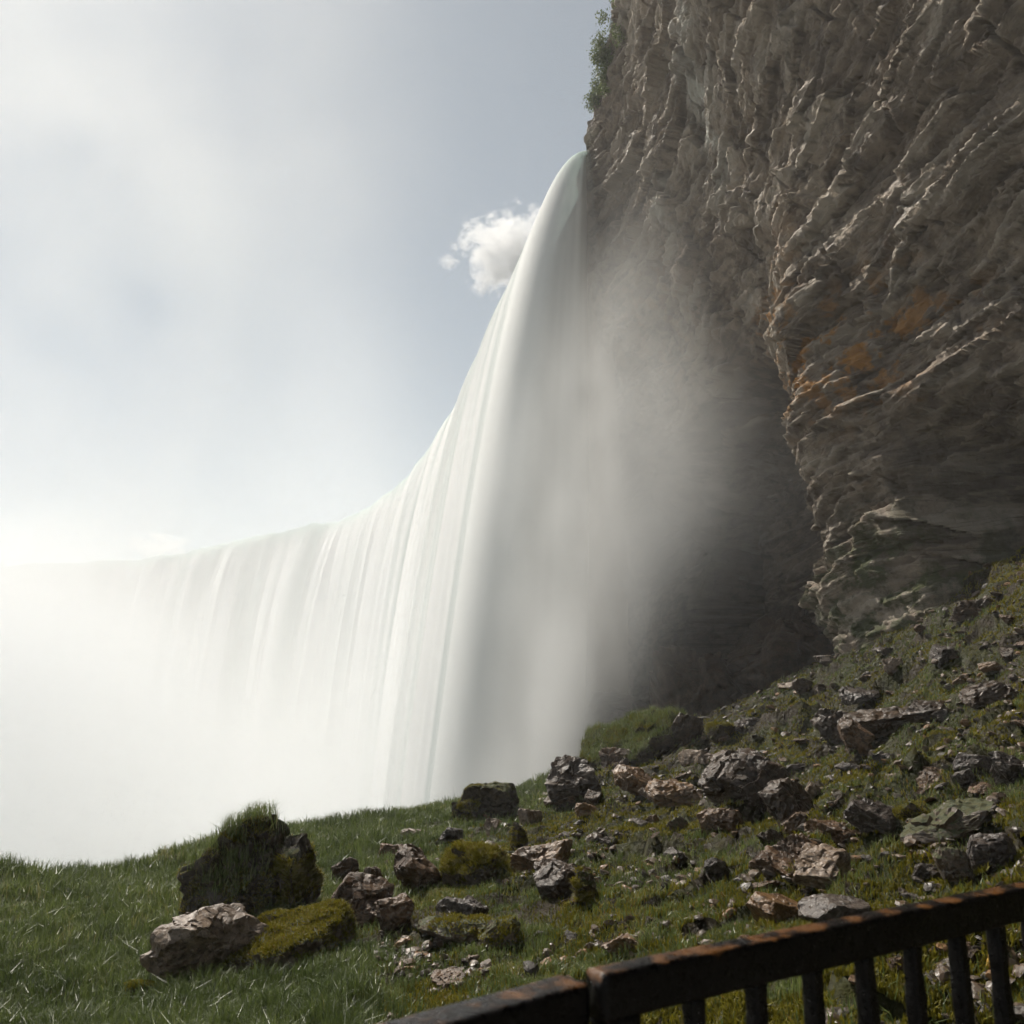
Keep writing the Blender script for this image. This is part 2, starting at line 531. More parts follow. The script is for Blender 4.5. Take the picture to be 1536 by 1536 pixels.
ss = np.concatenate([np.linspace(-45, -7, 40, endpoint=False), np.arange(-7, 37, 0.07), np.linspace(37, 95, 90)])
ns = len(ss)
nz = 800
tz = np.concatenate([np.linspace(0, 0.2, 40, endpoint=False), np.linspace(0.2, 1, nz - 40)])
def top_z(s):
    n = fbm(np.stack([s * 0.35, s * 0, s * 0], 1), 4, seed=31)
    base = np.where(s < -1, 38.6, 38.6 + 3.6 * sstep(-1.0, 0.6, s) + 6.0 * sstep(0.8, 8, s) + 9 * sstep(8, 30, s))
    return base + n * 0.7 * sstep(-1, 2, s)
TZ = top_z(ss)
S = np.repeat(ss, nz)
Z = (-26.0 + (TZ[:, None] + 26.0) * tz[None, :]).ravel()
D = cliff_out(S, Z)
Pw = np.stack([P0[0] + S * UD[0] + D * ND[0], P0[1] + S * UD[1] + D * ND[1], Z], 1)
# rock structure: strata seen along the cliff, slightly dipping, plus angular chips
dipZ = Z - 0.22 * S
q = np.stack([S + Z * 0.2, D * 0.6, dipZ], 1)
warp = np.stack([fbm(q * 0.25, 3, seed=40), fbm(q * 0.25, 3, seed=41), fbm(q * 0.25, 3, seed=42)], 1)
qw = q + warp * 0.5
f1, e1 = facets(qw * (0.10, 0.2, 0.32), 50)
f2, e2 = facets(qw * (0.24, 0.5, 1.05), 60)
f3, e3 = facets(qw * (0.75, 1.2, 3.2), 70)
f4, e4 = facets(qw * (1.7, 2.5, 6.5), 75)
strat = vnoise(qw * (0.10, 0.1, 1.3), 80) + 0.6 * vnoise(qw * (0.2, 0.2, 3.3), 81)
fine = fbm(qw * 2.2, 3, seed=90)
low = 1 - sstep(12, 24, Z)
disp = 1.2 * f1 + 0.72 * f2 + 0.30 * f3 + 0.13 * f4 + 0.13 * strat * (1 + 0.3 * low) + 0.07 * fine + 1.2 * fbm(q * 0.10, 3, seed=93)
disp -= 0.10 * (1 - sstep(0.0, 0.07, e2)) + 0.04 * (1 - sstep(0, 0.08, e3))
bedc = qw[:, 2] + 0.5 * vnoise(q * (0.12, 0.3, 0.12), 150)
def ledge(fr, sd):
    g_ = bedc * fr + 0.4 * vnoise(q * (0.25, 0.5, 0.0) * (1 + fr), sd)
    k_ = np.floor(g_); w_ = g_ - k_
    am = np.clip(0.55 + vnoise(np.stack([S * 0.16 * (0.6 + fr), k_ * 3.7, k_ * 0], 1), sd + 1), 0, 1.2)
    return am * np.where(w_ < 0.88, w_ / 0.88, (1 - w_) / 0.12)
disp += 0.48 * ledge(0.38, 151) + 0.28 * ledge(1.05, 161) + 0.10 * ledge(2.7, 171)
fis = np.abs(vnoise(np.stack([S * 0.28 + Z * 0.12, S * 0, bedc * 0.35], 1), 181))
disp -= 0.35 * (1 - sstep(0, 0.05, fis)) * sstep(8, 16, Z)
damp = sstep(-3.0, 2.5, S)
disp *= 0.35 + 0.65 * damp
Pw[:, 0] += disp * ND[0]; Pw[:, 1] += disp * ND[1]
Pw[:, 2] += -0.15 * f2 * sstep(0, 3, TZ.repeat(nz) - Z)
def blob(s, z, s0, z0, rs, rz): return np.exp(-((s - s0) / rs) ** 2 - ((z - z0) / rz) ** 2)
rust = np.clip(1.2 * blob(S, Z, 19, 19.5, 3.5, 1.5) + 1.2 * blob(S, Z, 27.5, 13.5, 4.0, 2.2) + 0.9 * blob(S, Z, 23, 15.5, 2.0, 3.0) + 0.25 * blob(S, Z, 5, 25, 6, 6), 0, 1)
algae = np.clip(0.8 * (1 - sstep(3, 7.5, Z)) * sstep(8, 22, S) + 0.6 * blob(S, Z, 27, 5, 4, 2.5), 0, 1)
pale = np.clip(1.1 * blob(S, Z, 17.5, 30.5, 1.6, 4.0) + 0.9 * blob(S, Z, 20, 35, 1.0, 3.0) + 0.7 * blob(S, Z, 10.5, 30, 0.8, 3.0), 0, 1)
# back and top so that the cliff is a solid bank
nb = 14
back = []
for k in range(1, nb + 1):
    r = k / nb
    off = -r * r * 60
    zz = TZ + 1.5 * r + 9 * r * r
    back.append(np.stack([Pw.reshape(ns, nz, 3)[:, -1, 0] + off * ND[0], Pw.reshape(ns, nz, 3)[:, -1, 1] + off * ND[1],
                          np.where(ss < -1, 38.6, zz)], 1))
G = np.concatenate([Pw.reshape(ns, nz, 3)] + [b[:, None, :] for b in back], 1)
pad = lambda a: np.concatenate([a.reshape(ns, nz), np.zeros((ns, nb))], 1).ravel()
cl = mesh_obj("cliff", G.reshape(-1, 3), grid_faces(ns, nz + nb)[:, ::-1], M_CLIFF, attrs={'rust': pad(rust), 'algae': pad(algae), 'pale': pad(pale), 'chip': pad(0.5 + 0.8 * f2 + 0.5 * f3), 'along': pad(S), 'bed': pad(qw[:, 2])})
tag(cl, "towering overhanging brown rock cliff beside the waterfall", "cliff", kind="structure")

# ------------------------------------------------------------------ the falls
HL = 39.6
def lip_pt(u, v):
    d = ray(u, v); return (d * (HL / d[2]))[:2]
ctrl = [lip_pt(876, 232), lip_pt(790, 420), lip_pt(705, 590), lip_pt(650, 668), lip_pt(618, 714), lip_pt(570, 750), lip_pt(520, 776), lip_pt(460, 790),
        lip_pt(400, 803), lip_pt(340, 816), lip_pt(280, 827), lip_pt(225, 835), lip_pt(175, 841)]
ctrl[1] = ctrl[0] + (ctrl[2] - ctrl[0]) * 0.45
ctrl += [np.array([-150, 262.]), np.array([-200, 262.]), np.array([-250, 235.]), np.array([-290, 190.])]
ctrl = np.array(ctrl)
def catmull(P, n):
    out = []
    Q = np.vstack([2 * P[0] - P[1], P, 2 * P[-1] - P[-2]])
    for i in range(1, len(Q) - 2):
        m = max(2, int(np.linalg.norm(Q[i + 1] - Q[i]) * n))
        for t in np.linspace(0, 1, m, endpoint=False):
            a, b, c, d = Q[i - 1], Q[i], Q[i + 1], Q[i + 2]
            out.append(0.5 * ((2 * b) + (-a + c) * t + (2 * a - 5 * b + 4 * c - d) * t * t + (-a + 3 * b - 3 * c + d) * t ** 3))
    out.append(P[-1])
    return np.array(out)
lip = catmull(ctrl, 3.5)
tan = np.gradient(lip, axis=0); tan /= np.linalg.norm(tan, axis=1)[:, None]
nor = np.stack([-tan[:, 1], tan[:, 0]], 1)
if nor[0, 0] > 0: nor = -nor
al = np.concatenate([[0], np.cumsum(np.linalg.norm(np.diff(lip, axis=0), axis=1))])
# the near end fans out round the corner: extra columns starting from the first lip point
nf = 90
fan_l = []; fan_n = []; fan_a = []
a1 = math.atan2(nor[0, 1], nor[0, 0])
a0 = a1 + R(98)
for i in range(nf):
    r = i / nf
    a = a0 + (a1 - a0) * r
    fan_l.append(lip[0] + np.array([0.3, -0.5]) * (1 - r)); fan_n.append((math.cos(a), math.sin(a))); fan_a.append(-9.0 * (1 - r))
lip2 = np.vstack([fan_l, lip]); nor2 = np.vstack([fan_n, nor]); al2 = np.concatenate([fan_a, al])
nd = 150
tt = np.linspace(-0.14, 1, nd)
DROP = 66.0
k = 1.2 + 0.27 * (1 - sstep(15, 110, al2))
k = np.where(al2 < 0, 0.85 + (1.47 - 0.85) * sstep(-9, -1.5, al2), k)
A = np.repeat(al2, nd); T = np.tile(tt, len(al2)); K = np.repeat(k, nd)
drop = np.where(T > 0, T, 0) ** 2 * DROP
throw = K * np.sqrt(DROP) * T
L = np.repeat(lip2, nd, axis=0); N = np.repeat(nor2, nd, axis=0)
Tn = np.clip(T, 0, 1)
z0 = 0 * A
# streaks: ridges that follow the fall, a little wider with depth
st = lambda f, sd, b=0.0: vnoise(np.stack([A * f, Tn * 1.3 + b, A * 0 + sd], 1), int(sd))
farw = 0.25 + 0.75 * sstep(45, 120, A)
rip = 1.0 * st(0.085, 1) + 0.8 * st(0.19, 2) + farw * (0.26 * st(0.5, 3) + 0.05 * st(1.6, 4))
amp = sstep(0.0, 0.35, Tn) * (0.5 + 1.1 * Tn) * sstep(-8, 12, A + 8)
far = sstep(60, 160, A)
disp = rip * amp * (0.30 + 0.15 * sstep(2, 25, A) + 0.75 * far)
lipn = 0.4 * vnoise(np.stack([A * 0.09, z0, z0], 1), 23) + 0.25 * vnoise(np.stack([A * 0.3, z0, z0], 1), 24)
XY = L + N * (throw + disp)[:, None]
Zf = HL - drop + lipn * sstep(10, 60, A) + 0.25 * np.minimum(T, 0) / 0.14
streak = np.clip(0.62 + 0.75 * st(0.16, 7) + 0.30 * st(0.42, 8) + 0.10 * st(1.4, 9), 0, 1)
streak = streak * sstep(-0.05, 0.2, Tn) + (1 - sstep(-0.05, 0.2, Tn)) * 0.7
nr_ = 1 - sstep(-2, 22, A)
streak = streak * (1 - 0.8 * nr_) + 0.78 * 0.8 * nr_
cover = np.ones_like(A)
cover *= 0.25 + 0.75 * sstep(-9.0, -5.0, A + 1.5 * (1 - Tn)) if True else 1
cover *= sstep(-9.0, -3.0, A + 0.8 * st(2.0, 15)) ** 1.1
cover *= 1 - 0.9 * sstep(0.55, 1.0, Tn) * (1 - sstep(-7, 0, A))
falls = mesh_obj("waterfall", np.stack([XY[:, 0], XY[:, 1], Zf], 1), grid_faces(len(al2), nd), M_FALLS,
                 attrs={'streak': streak, 'fall': Tn, 'cover': np.clip(cover, 0, 1)})
tag(falls, "huge white horseshoe waterfall pouring over the brink left of the cliff", "waterfall", kind="structure")

# rock wall behind the curtain and the river above it
m = len(lip)
rows = []
for z, o in ((HL - 0.4, -1.2), (10, -2.5), (-26, -2.0)):
    rows.append(np.column_stack([lip + nor * o, np.full(m, z)]))
W = np.stack(rows, 1).reshape(-1, 3)
tag(mesh_obj("gorge_wall", W, grid_faces(m, 3), M_CLIFF), "dark rock wall behind the falling water", "cliff", kind="structure")
rows = [np.column_stack([lip - nor * o, np.full(m, HL - 0.35)]) for o in (1.0, 20, 60)]
rows.append(np.column_stack([lip * 1.0 + np.array([40, 600]), np.full(m, HL - 0.35)]))
W = np.stack(rows, 1).reshape(-1, 3)
tag(mesh_obj("river", W, grid_faces(m, 4), M_RIVER), "river above the brink of the falls", "water", kind="structure")


# ------------------------------------------------------------------ blades of grass and moss
def blades(P, h, w, lean=0.35, up=None, tone=None, curl=0.5, seed=1):
    """five-point blades at P (n,3); returns verts, faces, attrs"""
    g = np.random.default_rng(seed)
    n = len(P)
    h = np.broadcast_to(h, (n,)) * g.uniform(0.6, 1.25, n)
    w = np.broadcast_to(w, (n,)) * g.uniform(0.7, 1.2, n)
    yaw = g.uniform(0, 2 * math.pi, n)
    la = g.uniform(0, 2 * math.pi, n)
    ln = np.abs(g.normal(0, lean, n))
    side = np.stack([np.cos(yaw), np.sin(yaw), np.zeros(n)], 1)
    ld = np.stack([np.cos(la), np.sin(la), np.zeros(n)], 1)
    U = np.tile([0, 0, 1.0], (n, 1)) if up is None else up * 0.65 + np.array([0, 0, 0.35])
    U = U / np.linalg.norm(U, axis=1)[:, None]
    m = P + U * (h * 0.55)[:, None] + ld * (h * ln * 0.35)[:, None]
    t = P + U * (h * (1 - 0.35 * curl * np.minimum(ln, 1.2)))[:, None] + ld * (h * ln * (0.8 + curl * 0.6))[:, None]
    a = P - side * (w * 0.5)[:, None]; b = P + side * (w * 0.5)[:, None]
    c = m - side * (w * 0.42)[:, None]; d = m + side * (w * 0.42)[:, None]
    V = np.stack([a, b, c, d, t], 1).reshape(-1, 3)
    i = np.arange(n)[:, None] * 5
    F = [np.concatenate([i, i + 1, i + 3, i + 2], 1), np.concatenate([i + 2, i + 3, i + 4], 1)]
    tn = g.uniform(0, 1, n) if tone is None else np.clip(tone + g.normal(0, 0.17, n), 0, 1)
    return V, F, {'tone': np.repeat(tn, 5), 'tip': np.tile([0, 0, 0.5, 0.5, 1.0], n)}

def project(P):
    x, y, z = P[:, 0], P[:, 1], P[:, 2]
    f = y * CP + z * SP
    uu = -y * SP + z * CP
    f = np.where(np.abs(f) < 1e-3, 1e-3, f)
    return 768 + FPX * x / f, 768 - FPX * uu / f

# ------------------------------------------------------------------ rocks
import bmesh
def ico(n):
    bm = bmesh.new(); bmesh.ops.create_icosphere(bm, subdivisions=n, radius=1.0)
    V = np.array([v.co[:] for v in bm.verts]); F = np.array([[v.index for v in f.verts] for f in bm.faces])
    bm.free(); return V, F
ICO = {n: ico(n) for n in (4, 5, 6)}

def rock_verts(dims, seed, sub=5, planes=13, rough=1.0, peak=0.0, dmin=0.42):
    if rough < 0 : planes, dmin, rough = 28, 0.72, 1.3
    g = np.random.default_rng(seed)
    V, F = ICO[sub]
    n = g.normal(size=(planes, 3)); n /= np.linalg.norm(n, axis=1)[:, None]
    n = np.vstack([n, [[0.12, 0.1, 1], [0, 0, -1]]]); n /= np.linalg.norm(n, axis=1)[:, None]
    d = np.concatenate([g.uniform(dmin, 0.95, planes), [0.72, 0.8]])
    dt = V @ n.T
    r = np.where(dt > 0.05, d[None, :] / np.maximum(dt, 0.05), 9)
    r = -np.log(np.exp(-r * 70).sum(1)) / 70                     # slightly worn edges
    r = np.minimum(r, 1.25)
    P = V * r[:, None]
    P = P - (P.max(0) + P.min(0)) / 2
    P /= np.abs(P).max(0)
    if peak:
        k = np.clip((P[:, 2] + 1) / 2, 0, 1)
        sc = 1 - peak * k ** 1.2
        P[:, 0] *= sc; P[:, 1] *= sc
    P = P * np.array(dims) * 0.5
    o = g.uniform(-50, 50, 3)
    nn = V * np.array([1 / dims[0], 1 / dims[1], 1 / dims[2]]); nn /= np.linalg.norm(nn, axis=1)[:, None]
    sz = float(np.cbrt(dims[0] * dims[1] * dims[2]))
    fa, _ = facets(P / sz * 3.2 + o, seed % 97)
    fb, _ = facets(P / sz * 8.0 + o, seed % 89)
    fc = fbm(P / sz * 5.0 * (1, 1, 2.2) + o, 4, seed=seed % 83)
    fd = vnoise(P / sz * (0.8, 0.8, 9.0) + P[:, :1] / sz * 1.5 + o, seed % 71)
    P = P + nn * ((0.10 * fa + 0.05 * fb + 0.02 * fc + 0.035 * fd * (1 - np.abs(nn[:, 2]))) * sz * rough)[:, None]
    return P, F

M_ROCKS = {
    'dark':   (mat_rock("dark_wet_rock", (0.026, 0.016, 0.009), (0.070, 0.045, 0.027), 0.0, 0.8), "dark brown"),
    'brown':  (mat_rock("brown_wet_rock", (0.045, 0.026, 0.013), (0.115, 0.066, 0.034), 0.0, 0.7), "brown"),
    'tan':    (mat_rock("tan_rock", (0.10, 0.066, 0.040), (0.19, 0.132, 0.085), 0.0, 0.6), "pale tan"),
    'ochre':  (mat_rock("ochre_rock", (0.075, 0.038, 0.012), (0.16, 0.085, 0.03), 0.0, 0.7), "rusty orange"),
    'grey':   (mat_rock("grey_wet_rock", (0.036, 0.028, 0.023), (0.085, 0.068, 0.056), 0.0, 0.95), "grey"),
    'mossy':  (mat_rock("mossy_rock", (0.055, 0.037, 0.022), (0.10, 0.068, 0.04), 0.42, 0.6), "mossy brown"),
    'mossdark': (mat_rock("dark_mossy_rock", (0.032, 0.022, 0.012), (0.065, 0.045, 0.025), 0.5, 0.6), "dark mossy"),
}

FOOT = []      # footprints (x, y, radius) that keep grass off the stones
def moss_on(P, F, n, h, w, minz, seed, cover=0.9, patch=1.2):
    """shoots on the upward faces of a rock: returns points and normals"""
    g = np.random.default_rng(seed)
    a, b, c = P[F[:, 0]], P[F[:, 1]], P[F[:, 2]]
    nr = np.cross(b - a, c - a); ar = np.linalg.norm(nr, axis=1); nr = nr / np.maximum(ar, 1e-9)[:, None]
    if ((a - P.mean(0)) * nr).sum() < 0: nr = -nr
    wgt = ar * (nr[:, 2] > minz) * np.clip(vnoise(a * patch * 1.6 + seed, seed % 50) + 0.6 * vnoise(a * patch * 4 + seed, 3) + cover, 0, 1) ** 2
    if wgt.sum() <= 0: return None
    idx = g.choice(len(F), n, p=wgt / wgt.sum())
    r1, r2 = g.random(n), g.random(n); fl = r1 + r2 > 1; r1[fl] = 1 - r1[fl]; r2[fl] = 1 - r2[fl]
    Q = a[idx] + (b[idx] - a[idx]) * r1[:, None] + (c[idx] - a[idx]) * r2[:, None]
    return Q, nr[idx]

def add_rock(name, u, v, w, h, kind, label, cat='rock', yaw=None, tilt=(0, 0), seed=0, depth=0.9, sub=5, sink=0.42,
             planes=9, peak=0.0, moss=0, tuft=0, rough=1.0, pos=None, group=None, mossh=0.05, tuft_at=None, mossmin=0.1, tufth=0.3, mosscov=0.5):
    G = hit(u, v) if pos is None else np.array(pos, float)
    if G is None:
        print('no ground at', u, v); return None
    dist = G[1] * CP + G[2] * SP
    W, H = w * 1.08 * dist / FPX, h * (0.86 if name != 'boulder' else 1.0) * dist / FPX
    dims = (W, W * depth, H / (1 - sink))
    P, F = rock_verts(dims, seed + 100, sub, planes, rough, peak)
    g = random.Random(seed)
    rz = g.uniform(-0.5, 0.5) if yaw is None else yaw
    from mathutils import Euler
    M = np.array(Euler((tilt[0], tilt[1], rz)).to_matrix())
    P = P @ M.T
    loc = np.array([G[0], G[1] + dims[1] * 0.4, G[2] - P[:, 2].min() - sink * dims[2]])
    FOOT.append((loc[0], loc[1], 0.33 * min(W, dims[1])))
    if moss or tuft:
        root = bpy.data.objects.new(name, None); C.objects.link(root); root.location = (loc[0], loc[1], loc[2] + P[:, 2].min())
        sh = np.array([0, 0, -P[:, 2].min()])
        mesh_obj('stone', P + sh, F, M_ROCKS[kind][0], root, smooth=False)
        if moss:
            r = moss_on(P + sh, F, int(moss * 1.8), 0.05, 0.012, mossmin, seed + 5, cover=mosscov)
            if r:
                V, FF, at_ = blades(r[0], mossh * (0.75 + 0.6 * np.clip(vnoise(r[0] * 5, 8) + 0.3, 0, 1)), 0.013, 0.6, up=r[1], tone=0.62, seed=seed)
                mesh_obj('moss', V, FF, M_MOSS, root, smooth=False, attrs=at_)
        if tuft:
            r = moss_on(P + sh, F, tuft, 0.3, 0.01, 0.25, seed + 9, cover=2)
            Q, nr = r
            if tuft_at is not None:
                k = np.exp(-((Q[:, 0] - tuft_at[0] * W) / (0.16 * W)) ** 2) * sstep(0.45, 0.9, Q[:, 2] / dims[2])
                sel = np.random.default_rng(seed).random(len(Q)) < k
                Q, nr = Q[sel], nr[sel]
            V, FF, at_ = blades(Q, tufth, 0.012, 0.5, tone=0.66, seed=seed + 2, curl=0.9)
            mesh_obj('grass_tuft', V, FF, M_GRASS, root, smooth=False, attrs=at_)
        o = root
    else:
        o = mesh_obj(name, P, F, M_ROCKS[kind][0], smooth=False)
        o.location = loc
    tag(o, label, cat, group)
    return o

